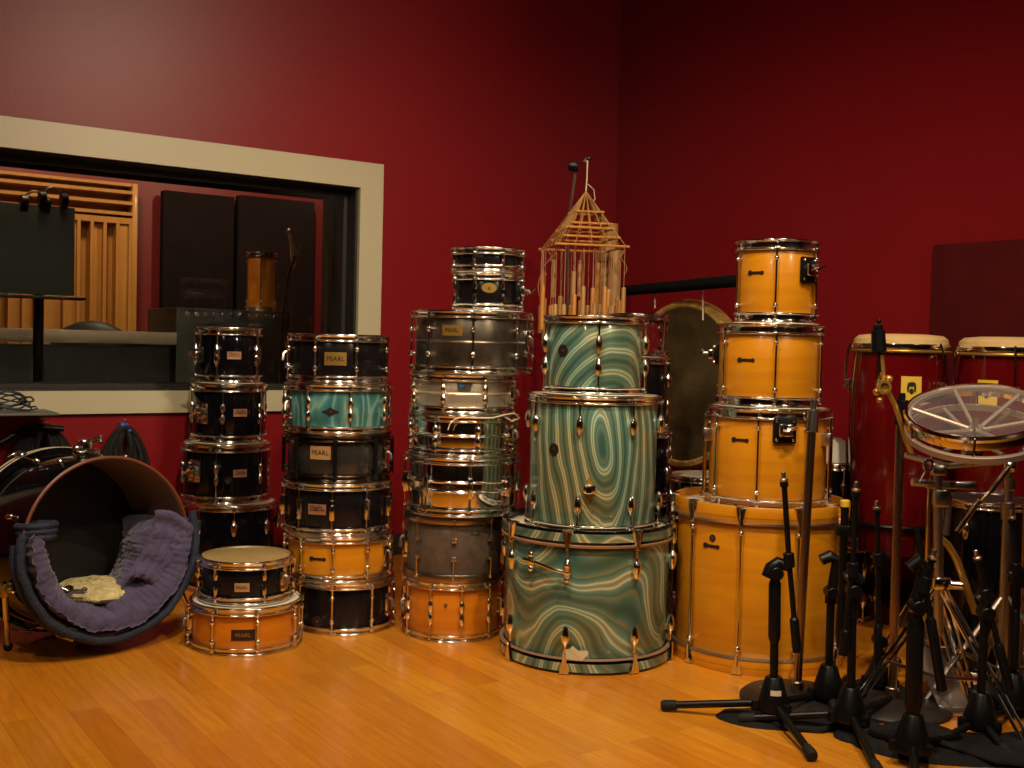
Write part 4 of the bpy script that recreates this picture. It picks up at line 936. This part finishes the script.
# black tripod boom stands
def mic_stand(label, hub, feet, pole_top, grip=None, top=None, boom=None, tape=None, tee=None, band=True, wide=.0115, legs_up=None):
    c = fl(hub[0], hub[1], .05); D = c.y
    t = thing('microphone_stand', label, 'microphone stand', Vector((c.x, c.y, 0)))
    bm = B(); lathe(bm, [(0, .03), (.030, .03), (.044, .040), (.046, .055), (.036, .085), (.024, .125), (.020, .130), (0, .130)], 24, M=Matrix.Translation((c.x, c.y, 0)))
    for k in range(3):
        a = .6 + 2.094 * k; box(bm, (.02, .05, .03), (0, -.035, .05), .006, Matrix.Translation((c.x, c.y, 0)) @ Matrix.Rotation(a, 4, 'Z'))
    h = obj('hub', bm, BLACKM, t, world=True)
    if tape:
        bm = B(); patch(bm, .036, -.45, .35, .086, .100, .0015); o = obj('sticker', bm, HEADW, h)
        for v in o.data.vertices: v.co += Vector((c.x, c.y, 0)) - t.location
    for f in feet:
        p = f if isinstance(f, Vector) else fl(f[0], f[1], .014)
        p = Vector((p.x, p.y, .016)); s = Vector((c.x, c.y, .058)); d = (p - s).normalized()
        bm = B(); tube(bm, [s, p], .0105, 12); l = obj('leg', bm, BLACKM, t, world=True)
        bm = B(); tube(bm, [p - d * .035, p - d * .002, p + d * .008], [.0135, .0155, .012], 12); o = obj('rubber_foot', bm, RUBBER, l)
        for v in o.data.vertices: v.co -= t.location
    q = at(pole_top[0], pole_top[1], D); s = Vector((c.x, c.y, .12))
    bm = B(); tube(bm, [s, q], wide, 14)
    if grip:
        a_, b_ = s.lerp(q, grip[0]), s.lerp(q, grip[1]); dd_ = (b_ - a_) * .06
        tube(bm, [a_ - dd_, a_, a_ + dd_, b_ - dd_, b_], [wide, wide + .004, wide + .0055, wide + .005, wide + .001], 14)
    po = obj('pole', bm, BLACKM, t, world=True)
    if band:
        bm = B(); e = s.lerp(q, .97); cyl(bm, e - (q - s).normalized() * .006, e, wide + .001); o = obj('silver_band', bm, CHROME_B, po)
        for v in o.data.vertices: v.co -= t.location
    if tee:
        bm = B(); pts = [at(x, y, D - .01) for x, y in tee]; tube(bm, pts, [.016] + [.018] * (len(pts) - 2) + [.015], 12); cyl(bm, q + Vector((0, .02, .0)), q + Vector((0, -.03, .0)), .018); obj('swivel_joint', bm, BLACKM, t, world=True)
    if boom:
        top_, clutch, bot, thick = boom
        A = at(top_[0], top_[1], D - .02); Bq = at(bot[0], bot[1], D - .02); Cq = at(clutch[0], clutch[1], D - .02)
        bm = B(); tube(bm, [A, Cq, Bq], .0075, 12); cyl(bm, Cq + (A - Cq).normalized() * .02, Cq - (A - Cq).normalized() * .02, .015)
        if thick: g0 = Cq.lerp(Bq, thick); tube(bm, [g0, g0.lerp(Bq, .06), Bq], [.008, .0125, .0125], 12)
        g1 = A.lerp(Cq, .06); tube(bm, [A, g1], .0115, 12)
        bo = obj('boom_arm', bm, BLACKM, t, world=True)
        bm = B(); n_ = (A - Cq).normalized(); cyl(bm, A, A + n_ * .010, .010, .012); cyl(bm, A + n_ * .010, A + n_ * .028, .006); o = obj('threaded_tip', bm, CHROME_B, bo)
        for v in o.data.vertices: v.co -= t.location
        if tape == 'yellow':
            pass
    return t, c
mic_stand('black tripod boom stand in front of the maple bass drum, its leg reaching furthest left', (773, 705), [(664, 706), (812, 756), (853, 690)], (775, 572), grip=(.38, .93), tape='white',
          tee=[(767, 577), (771, 568), (778, 563), (788, 566)], boom=((784, 482), (789, 560), (797, 652), .62))
mic_stand('black tripod stand second from the left among the black stands', (850, 716), [(742, 719), (878, 772), (905, 695)], (853, 590), grip=(.72, .95), tee=[(846, 578), (852, 575), (862, 582)], boom=((856, 492), (853, 570), (843, 655), .7))
mic_stand('black stand pole with short side clutch right beside the maple bass drum', (828, 692), [(800, 703), (836, 712), (848, 680)], (831, 592), grip=(.85, 1.0), band=False, tee=[(821, 560), (830, 556), (838, 560), (832, 590)], boom=None)
mic_stand('black boom stand with thick hanging counterweight in front of the left conga', (881, 680), [(855, 686), (905, 694), (897, 662)], (879, 640), band=False, tee=[(874, 560), (879, 553), (886, 560)], boom=((877, 510), (878, 560), (878, 676), .55), wide=.009)
mic_stand('thick black boom stand with silver band, its hub lowest of all stands', (912, 745), [(918, 800), (862, 733), (965, 738)], (916, 606), grip=(.1, .9), wide=.016, tee=[(910, 568), (918, 560), (927, 568), (916, 600)], boom=((932, 560), (925, 585), (942, 690), .3))
mic_stand('black boom stand between the thick black stand and the right edge', (980, 722), [(940, 742), (1010, 757), (1010, 712)], (985, 612), tee=[(978, 600), (984, 594), (992, 600)], boom=((978, 560), (986, 596), (1010, 690), .5))
mic_stand('black boom stand with its counterweight hanging at the far right edge', (1012, 700), [(985, 706), (1035, 716), (1022, 690)], (1017, 580), tee=[(1010, 575), (1018, 570), (1024, 574)], boom=((1012, 520), (1016, 570), (1014, 668), .4))
# slanted boom with yellow tape
yt = thing('microphone_boom', 'black boom arm with yellow tape ring on its tip beside the maple bass drum', 'boom arm', at(845, 505, 2.98))
bm = B(); tube(bm, [at(845, 505, 2.98), at(843, 560, 2.99), at(842, 600, 3.0)], .0105, 12); tube(bm, [at(842, 595, 3.0), at(841, 648, 3.0)], .0135, 12); box(bm, (.04, .03, .03), at(843, 530, 2.98), .006); obj('arm', bm, BLACKM, yt, world=True)
bm = B(); cyl(bm, at(845, 507, 2.98), at(845, 500, 2.98), .0125); obj('tape_ring', bm, YEL, yt, world=True)
# dark stand bags on the floor
def bag(px, size, rz, label, h=.035):
    p = fl(*px); t = thing('stand_bag', label, 'bag', Vector((p.x, p.y, 0)), rz)
    bm = B(); nx, ny = 26, 10; g = {}
    for s in (0, 1):
        for i in range(nx + 1):
            for j in range(ny + 1):
                u, v = i / nx * 2 - 1, j / ny * 2 - 1
                e = max(0, 1 - abs(u) ** 6) ** .5 * max(0, 1 - abs(v) ** 4) ** .5
                z = (h * e * (.75 + .25 * math.sin(u * 7 + v * 3) * math.cos(v * 4 + u * 2))) if s else 0.001
                g[s, i, j] = bm.verts.new((u * (1 - .10 * v * v) * size[0] / 2, (v * (1 - .45 * abs(u) ** 5) + .12 * math.sin(u * 3.1)) * size[1] / 2, z))
    for s in (0, 1):
        for i in range(nx):
            for j in range(ny): bm.faces.new((g[s, i, j], g[s, i + 1, j], g[s, i + 1, j + 1], g[s, i, j + 1]))
    for i in range(nx):
        for j in (0, ny): bm.faces.new((g[0, i, j], g[0, i + 1, j], g[1, i + 1, j], g[1, i, j]))
    for j in range(ny):
        for i in (0, nx): bm.faces.new((g[0, i, j], g[0, i, j + 1], g[1, i, j + 1], g[1, i, j]))
    obj('fabric_body', bm, NYLON, t)
    bm = B(); tube(bm, [(-size[0] * .25, -size[1] * .2, h * .9), (-size[0] * .1, -size[1] * .55, h * .5), (size[0] * .1, -size[1] * .55, h * .5), (size[0] * .25, -size[1] * .2, h * .9)], .008, 8, flat=.4); obj('strap', bm, NYLON, t)
bag((800, 722), (.46, .15), R_(-8), 'flat black cloth bag lying between the feet of the two left tripods', .022)
bag((1010, 752), (.8, .22), R_(-4), 'long black cloth bag on the floor at the bottom right corner', .04)
bag((895, 735), (.35, .14), R_(12), 'small folded black bag under the front tripod legs', .022)
# chrome pedal and hi-hat tripod in the shade behind
hp = Vector((1.30, 3.38, 0)); hs = thing('hi_hat_stand', 'low chrome hi-hat stand with pedal in the shade between the black stands', 'stand', Vector((hp.x, hp.y, 0)))
bm = B(); cyl(bm, (hp.x, hp.y, .02), (hp.x, hp.y, .62), .012); cyl(bm, (hp.x, hp.y, .62), (hp.x, hp.y, .8), .005); obj('pole', bm, CHROME, hs, world=True)
for k in range(3):
    a = .9 + k * 2.094; bm = B()
    for off in (-.008, .008): tube(bm, [(hp.x + off, hp.y, .34), (hp.x + .17 * math.cos(a) + off, hp.y + .17 * math.sin(a), .014)], .005, 8)
    tube(bm, [(hp.x, hp.y, .12), (hp.x + .10 * math.cos(a), hp.y + .10 * math.sin(a), .145)], .005, 8); obj('leg', bm, CHROME, hs, world=True)
bm = B(); box(bm, (.09, .26, .008), (0, 0, 0), .003, Matrix.Translation((hp.x - .02, hp.y - .17, .075)) @ Matrix.Rotation(R_(24), 4, 'X')); box(bm, (.10, .05, .02), (hp.x - .02, hp.y - .28, .012), .004); obj('pedal', bm, CHROME_B, hs, world=True)
for dx in (-.04, .04): pass
# black bass drum lying in the dark behind the stands
c = at(985, 545, 3.62)
# ------------------------------------------------------------------ open bass drum on its side
nD = Vector((math.sin(R_(48)), -math.cos(R_(48)), 0))
fc = at(110, 545, 3.50)
KR = .284
tiltz = .03
kd = thing('bass_drum', 'black bass drum lying open to the front with a purple quilt inside, left end', 'drum', Vector((fc.x, fc.y, 0)))
ML = Matrix.Identity(4)
rear = fc - nD * .38; rear.z = .318
axis = (fc - rear).normalized(); sx = Vector((nD.y * -1, nD.x, 0)).normalized(); sx = axis.cross(Vector((0, 0, 1))).normalized() * -1; uz = axis.cross(sx)
if uz.z < 0: uz = -uz; sx = -sx
sx = uz.cross(axis)   # right-handed: sx x uz ... local x to the right as seen from the front
for i in range(3): ML[i][0] = sx[i]; ML[i][1] = uz[i]; ML[i][2] = axis[i]; ML[i][3] = fc[i]
DL = (fc - rear).length
bm = B(); lathe(bm, [(KR - .010, -DL + .03), (KR - .010, -.002), (KR - .009, 0), (KR - .001, 0), (KR, -.004), (KR, -DL + .03)], 96, closed=True, M=ML); obj('shell', bm, BLACKG, kd, world=True)
bm = B(); lathe(bm, [(KR - .011, -DL + .04), (KR - .011, -.004), (KR - .0102, -.004), (KR - .0102, -DL + .04)], 96, closed=True, M=ML); obj('inner_lining', bm, INNER, kd, world=True)
bm = B(); lathe(bm, [(KR - .011, -.006), (KR - .009, .001), (KR - .007, .003), (KR - .003, .003), (KR + .0012, 0), (KR + .0012, -.005)], 96, closed=True, M=ML); obj('bearing_edge', bm, EDGE, kd, world=True)
bm = B(); lathe(bm, [(0, -DL + .012), (KR - .001, -DL + .012), (KR - .001, -DL + .016), (0, -DL + .016)], 64, M=ML); obj('rear_head', bm, HEADB, kd, world=True)
bm = B(); lathe(bm, [(KR + .004, -DL - .002), (KR + .026, -DL - .002), (KR + .028, -DL + .004), (KR + .028, -DL + .040), (KR + .026, -DL + .044), (KR + .004, -DL + .044)], 96, closed=True, M=ML); rh = obj('rear_hoop', bm, BLACKG, kd, world=True)
for z_ in (.004, .034):
    bm = B(); lathe(bm, [(KR + .0275, -DL + z_), (KR + .0295, -DL + z_), (KR + .0295, -DL + z_ + .008), (KR + .0275, -DL + z_ + .008)], 96, closed=True, M=ML); o = obj('hoop_stripe', bm, P('cream_inlay', (.55, .48, .33), .4), rh)
    for v in o.data.vertices: v.co -= kd.location
for k in range(8):
    a = R_(22.5 + 45 * k); M = ML @ Matrix.Rotation(a, 4, 'Z')
    bm = B()
    for z0 in (-.10, -DL + .12):
        lathe(bm, [(0, -.022), (.007, -.019), (.011, 0), (.008, .016), (0, .022)], 12, M=M @ Matrix.Translation((0, KR + .010, z0))); box(bm, (.012, .014, .02), (0, KR + .005, z0), .003, M)
    lo = obj('lug', bm, CHROME, kd, world=True)
    bm = B(); cyl(bm, M @ Vector((0, KR + .014, -DL + .10)), M @ Vector((0, KR + .034, -DL - .004)), .004, seg=8); box(bm, (.026, .010, .050), (0, KR + .034, -DL + .022), .003, M); box(bm, (.05, .008, .008), (0, KR + .036, -DL - .02), .003, M); o = obj('claw', bm, CHROME, lo)
    for v in o.data.vertices: v.co -= kd.location
# tom mount on top, spurs
M = ML @ Matrix.Rotation(R_(4), 4, 'Z')
bm = B(); box(bm, (.075, .022, .05), (0, KR + .011, -.10), .006, M); box(bm, (.04, .045, .035), (.0, KR + .035, -.10), .008, M); cyl(bm, M @ Vector((.02, KR + .05, -.1)), M @ Vector((.055, KR + .056, -.1)), .008); tube(bm, [M @ Vector((.05, KR + .04, -.09)), M @ Vector((.055, KR + .062, -.1))], .006); sph(bm, .015, M @ Vector((-.035, KR + .03, -.09))); obj('tom_mount', bm, CHROME, kd, world=True)
for (foot, s0) in ((fl(8, 651), -1), (None, 1)):
    a = R_(-118 * s0) if s0 < 0 else R_(-118)
    M = ML @ Matrix.Rotation(R_(112) if s0 < 0 else R_(-112), 4, 'Z')
    root_ = M @ Vector((0, KR + .018, -.13))
    if foot is None:
        foot = Vector((root_.x + .10, root_.y + .02, 0))
    foot = Vector((foot.x, foot.y, .012))
    bm = B(); cyl(bm, M @ Vector((0, KR - .002, -.13)), M @ Vector((0, KR + .035, -.13)), .022); box(bm, (.035, .03, .05), (0, KR + .02, -.13), .006, M); sb = obj('spur_bracket', bm, BRASSB, kd, world=True)
    bm = B(); tube(bm, [root_ + (root_ - foot).normalized() * .03, foot], .0075, 10); tube(bm, [root_, root_.lerp(foot, .5)], .0095, 10); o = obj('spur', bm, CHROME, sb)
    for v in o.data.vertices: v.co -= kd.location
    bm = B(); sph(bm, .015, foot + Vector((0, 0, .003)), (1, 1, 1)); o = obj('rubber_tip', bm, RUBBER, sb)
    for v in o.data.vertices: v.co -= kd.location

# quilt lining the lower half
def noise3(a, b_): return math.sin(a * 9 + b_ * 2.3) * .5 + math.sin(a * 21 + b_ * 5.1 + 1.3) * .3 + math.sin(a * 37 - b_ * 11 + .7) * .2
def quilt_surface(cs, th0, th1, n=260, mat=QUILT, name='blanket', amp=.008, ridges=True):
    bm = B(); rows_ = []
    for i in range(n + 1):
        th = th0 + (th1 - th0) * i / n; row = []
        for j, (r, z) in enumerate(cs(th)):
            w = amp * noise3(th, z * 20)
            if ridges: w += .0045 * abs(math.sin(th * 34 + z * 14)) ** .6 + .0045 * abs(math.sin(z * 75 + th * 2)) ** .6
            rr_ = r - w
            row.append(bm.verts.new(ML @ Vector((rr_ * math.sin(th), -rr_ * math.cos(th), z + w * .4))))
        rows_.append(row)
    m = len(rows_[0])
    for i in range(n):
        for j in range(m): bm.faces.new((rows_[i][j], rows_[i + 1][j], rows_[i + 1][(j + 1) % m], rows_[i][(j + 1) % m]))
    bm.faces.new(rows_[0]); bm.faces.new(rows_[-1])
    return bm
def sm(pts, n=6):
    out = []; m = len(pts)
    for i in range(m):
        p0, p1, p2, p3 = pts[i - 1], pts[i], pts[(i + 1) % m], pts[(i + 2) % m]
        for k in range(n):
            t = k / n
            out.append(tuple(.5 * ((2 * p1[q]) + (-p0[q] + p2[q]) * t + (2 * p0[q] - 5 * p1[q] + 4 * p2[q] - p3[q]) * t * t + (-p0[q] + 3 * p1[q] - 3 * p2[q] + p3[q]) * t ** 3) for q in (0, 1)))
    return out
def cs1(th):
    u = th / R_(108)
    T = .082 + .035 * abs(u) ** 1.5 + (.015 if u > 0 else -.01)
    if abs(u) > .70: T *= max(.12, math.sqrt(max(0, 1 - ((abs(u) - .70) / .27) ** 2)))
    b_ = KR - .016
    return sm([(b_, -.36), (b_ - .02, -.37), (b_ - T * .7, -.25), (b_ - T * 1.0, -.12), (b_ - T * .75, -.02), (b_ - .035, .028), (b_ + .004, .030), (b_ + .001, .006)], 4)
bq = thing('quilt', 'purple quilted moving blanket with navy binding stuffed in the open bass drum', 'blanket', kd.location.copy())
bm = quilt_surface(cs1, R_(-104), R_(104)); obj('padding', bm, QUILT, bq, world=True, smooth=80)
def bind(r, z, th0, th1, rad_, n=60, wob=.004):
    return [ML @ Vector(((r + wob * noise3(t, 1)) * math.sin(t), -(r + wob * noise3(t, 1)) * math.cos(t), z)) for t in [th0 + (th1 - th0) * i / n for i in range(n + 1)]]
bm = B(); tube(bm, bind(KR + .012, .022, R_(-103), R_(106), 0), .014, 10); tube(bm, bind(KR + .017, -.015, R_(-96), R_(98), 0), .012, 10); obj('binding', bm, NAVY, bq, world=True)
# folded ends: left roll, right flap
def loop_pts(c, ax, ay, rx, ry, n=24): return [c + ax * (rx * math.cos(2 * PI * k / n)) + ay * (ry * math.sin(2 * PI * k / n)) for k in range(n)]
cl_ = ML @ Vector((-KR * .78, .085, -.03))
bm = B()
for k, dz in enumerate((0, -.018, -.036)): tube(bm, loop_pts(cl_ + uz * dz, sx, axis, .055 - .004 * k, .05), .011, 8, loop=True)
obj('folded_end', bm, NAVY, bq, world=True)
bm = B(); nx, ny = 20, 16; g = {}
for s_ in (0, 1):
    for i in range(nx + 1):
        for j in range(ny + 1):
            u, v = i / nx, j / ny
            r_ = KR * (.58 + .50 * u) ; y_ = .095 - .06 * u - v * .21 + .012 * math.sin(u * 6) ; z_ = .012 + .030 * math.sin(u * PI) + .006 * math.sin(v * 22) + .004 * math.sin(u * 40) - s_ * .022 - .03 * v
            g[s_, i, j] = bm.verts.new(ML @ Vector((r_ - .10 * v * v, y_, z_)))
for s_ in (0, 1):
    for i in range(nx):
        for j in range(ny): bm.faces.new((g[s_, i, j], g[s_, i + 1, j], g[s_, i + 1, j + 1], g[s_, i, j + 1]))
for i in range(nx):
    for j in (0, ny): bm.faces.new((g[0, i, j], g[0, i + 1, j], g[1, i + 1, j], g[1, i, j]))
for j in range(ny):
    for i in (0, nx): bm.faces.new((g[0, i, j], g[0, i, j + 1], g[1, i, j + 1], g[1, i, j]))
obj('draped_flap', bm, QUILT, bq, world=True, smooth=80)
bm = B(); pts = [ML @ Vector((KR * 1.10 - .012 * k - .0014 * k * k, +.045 - .026 * k, .004 - .003 * k)) for k in range(10)]; tube(bm, pts, .013, 8); pts2 = [p_ + sx * .022 - axis * .02 for p_ in pts]; tube(bm, pts2, .012, 8); obj('flap_binding', bm, NAVY, bq, world=True)
# fleece
fcn = ML @ Vector((.035, -KR + .120, -.18))
bm = B(); sph(bm, 1, (0, 0, 0), (.135, .16, .032), Matrix.Translation(fcn) @ Matrix.Rotation(R_(40), 4, 'Z'), 40, 20)
random.seed(5)
for v in bm.verts: v.co += Vector((random.uniform(-.004, .004), random.uniform(-.004, .004), random.uniform(-.004, .005)))
tag(obj('fleece', bm, FLEECE, smooth=80), 'cream fleece pad lying on the quilt inside the open bass drum', 'fleece')
for (dx, dz, lb) in ((-.10, -.085, 'small chrome clamp lying by the front edge of the fleece'), (.03, -.30, 'small brass clamp lying behind the fleece inside the bass drum')):
    q = ML @ Vector((dx, -KR + .145 if dz > -.2 else -KR + .12, dz)); b_ = B()
    lathe(b_, [(.010, -.008), (.018, -.008), (.018, .008), (.010, .008)], 16, closed=True, M=Matrix.Translation(q) @ Matrix.Rotation(.6, 4, 'X')); box(b_, (.05, .014, .014), q + Vector((.03, .0, -.002)), .004); cyl(b_, q + Vector((.0, 0, 0)), q + Vector((-.03, -.005, .012)), .006); sph(b_, .010, q + Vector((.055, -.01, .006)))
    tag(obj('wing_clamp', b_, CHROME if dz > -.2 else BRASSB), lb, 'clamp')
# paper tag on binding
q = fl(76, 640, .05); q = at(67, 633, 3.38)
bm = B(); box(bm, (.055, .0015, .042), (0, 0, 0), .0004, Matrix.Translation(q) @ Matrix.Rotation(R_(25), 4, 'Y') @ Matrix.Rotation(.3, 4, 'Z')); obj('paper_tag', bm, PAPER, bq, world=True)

# ------------------------------------------------------------------ cable coils on the wall
def coil(cx, cy, hw, hh_, label, tie, n=9):
    t_, z_ = on_l(cx, cy, -.07); c = wl(t_, z_, -.07)
    t = thing('cable_coil', label, 'cable', c)
    bm = B()
    for k in range(n + 4):
        pts = []; w = hw * (1 - .07 * k) + random.uniform(-.006, .006); h_ = hh_ * (1 - .05 * k)
        for q_ in range(30):
            a = 2 * PI * q_ / 30
            pts.append(c + (-L) * (w * math.sin(a) * (1 - .35 * math.cos(a) * (1 if math.cos(a) > 0 else 0))) + Vector((0, 0, -h_ + h_ * math.cos(a))) - NW * (.008 * (k % 3) + .006 * math.sin(a * 2 + k)))
        tube(bm, pts, .0105, 7, loop=True)
    obj('cable_loops', bm, RUBBER, t, world=True)
    bm = B(); sph(bm, .022, c + Vector((0, 0, -.0)), (1, 1, .9)); tube(bm, [c + Vector((-.03, 0, -.02)), c + Vector((0, -.02, .01)), c + Vector((.03, -.01, -.015))], .009, 8); obj('tie', bm, tie, t, world=True)
    bm = B(); q_ = c + Vector((0, 0, .012)); tube(bm, [q_ + NW * .068, q_ - NW * .01, q_ - NW * .014 + Vector((0, 0, .02))], .005, 8); obj('hook', bm, CHROME_B, t, world=True)
    return t, c
random.seed(2)
t, c = coil(43, 425, .13, .18, 'black cable coil with red tie hanging on the wall behind the bass drum', REDP)
bm = B(); tube(bm, [c + L * .02 + Vector((0, -.05, -.005)), c + L * .10 + Vector((0, -.06, -.012))], .012, 10); tube(bm, [c - L * .03 + Vector((0, -.05, -.0)), c - L * .13 + Vector((0, -.05, -.06))], .011, 10); obj('plug', bm, BLACKM, t, world=True)
coil(124, 427, .10, .16, 'black cable coil with blue tie hanging right of the red-tied one', BLUEP)
# small shelf and cables on it, window ledge left
t_, z_ = on_l(52, 412, -.14); tz_, _ = on_l(-40, 412, -.14)
b = B(); wbox(b, t_, t_ + .6, zb + .012, zb + .022, -.26, -.0225, bev=.003); tag(obj('ledge_tray', b, P('grey_laminate', (.10, .10, .085), .5)), 'thin grey tray fixed under the window at the left edge', 'shelf')
ct = wl(on_l(8, 404, -.12)[0], zb + .022, -.12)
cb = thing('cable_pile', 'tangle of thin dark cables on the grey tray at the left edge', 'cable', ct)
random.seed(9)
for k in range(6):
    bm = B(); w = random.uniform(.06, .11)
    pts = [ct + (-L) * (w * math.cos(a) + random.uniform(-.006, .006)) - NW * (.35 * w * math.sin(a)) + Vector((0, 0, .012 + .010 * k + .012 * math.sin(2 * a + k))) for a in [2 * PI * q_ / 24 for q_ in range(24)]]
    tube(bm, pts, .0035, 6, loop=True); obj('cable', bm, P('blue_black_cable', (.015, .018, .03), .5), cb, world=True)
bm = B(); pts = [at(14, 396, 4.2), at(20, 401, 4.17), at(28, 407, 4.13), at(36, 406.5, 4.12), at(38, 408.5, 4.12), at(30, 410, 4.11), at(18, 409.5, 4.10), at(6, 409, 4.10)]
tube(bm, pts, .003, 6); obj('cable_end', bm, P('blue_black_cable_b', (.02, .02, .03), .5), cb, world=True)

GR_ = {'snare_drum': 'snare drums in the stacks', 'tom_drum': 'toms in the stacks', 'floor_tom': 'floor toms in the stacks', 'bass_drum': 'bass drums', 'conga_drum': 'pair of congas',
       'microphone_stand': 'stands crowded at the right', 'bamboo_tube': 'bamboo tubes behind the chime', 'headphones': 'headphones on the music stand', 'cable_coil': 'cable coils on the wall', 'stand_bag': 'black bags on the floor', 'wing_clamp': 'clamps in the bass drum'}
for o in bpy.data.objects:
    k = o.name.split('.')[0]
    if o.parent is None and k in GR_: o['group'] = GR_[k]
# ------------------------------------------------------------------ lights
def spot(loc, aim, energy, size_deg=90, col=(1, .74, .46), rad=.06, blend=.6):
    l = bpy.data.lights.new('spot', 'SPOT'); l.energy = energy; l.color = col; l.spot_size = R_(size_deg); l.spot_blend = blend; l.shadow_soft_size = rad
    o = bpy.data.objects.new('ceiling_spot', l); COL.objects.link(o); o.location = loc
    o.rotation_euler = (Vector(aim) - Vector(loc)).to_track_quat('-Z', 'Y').to_euler(); return o
def area(loc, aim, energy, sx_, col=(1, .74, .46)):
    l = bpy.data.lights.new('area', 'AREA'); l.energy = energy; l.color = col; l.shape = 'DISK'; l.size = sx_
    o = bpy.data.objects.new('unseen_control_room_light', l); COL.objects.link(o); o.location = loc
    o.rotation_euler = (Vector(aim) - Vector(loc)).to_track_quat('-Z', 'Y').to_euler(); return o
WC = (1, .79, .55)
spot((-.25, 1.75, 3.25), (-.25, 3.9, .3), 211, 96, WC, .06, .9)
spot((.95, 1.75, 3.25), (.60, 4.0, .4), 215, 88, WC, .06, .9)
spot((1.7, 1.5, 3.2), (-1.7, 4.4, 2.2), 230, 62, WC, .05, 1)
spot((-1.5, 1.7, 3.25), (-1.2, 4.0, .3), 62, 80, WC, .06, .9)
spot((.2, .2, 3.2), (.2, 3.6, .9), 140, 75, WC, .06, .9)
spot((2.9, -.4, 3.0), (1.2, 4.2, 1.3), 115, 60, WC, .05, 1)
spot((-.2, 2.6, 3.3), (-.6, 2.2, 0), 76, 100, WC, .06, 1)
spot((-2.2, -1.2, 3.1), (-.3, 3.8, .8), 50, 60, WC, .06, 1)
# unseen control room lights
cl2 = wl(tp + .6, 2.8, WT + 1.7); area(cl2, wl(tp + .7, 1.4, WT + CD), 20, .3)
area(wl(1.1, 2.6, WT + 1.5), wl(.2, 1.6, WT + CD), 20, .15)  # added light to brighten the narrow strip of red wall
area(wl(td + .7, 2.5, WT + .25), wl(td + .7, .9, WT + .75), 12, .12)  # added light to brighten the metal edge of the desk
w = bpy.data.worlds.new('world'); S.world = w; w.use_nodes = True
w.node_tree.nodes['Background'].inputs['Color'].default_value = (1, .7, .5, 1); w.node_tree.nodes['Background'].inputs['Strength'].default_value = .01
S.view_settings.view_transform = 'Standard'; S.view_settings.look = 'None'; S.view_settings.gamma = 1; S.view_settings.use_curve_mapping = False
S.view_settings.exposure = 0.0
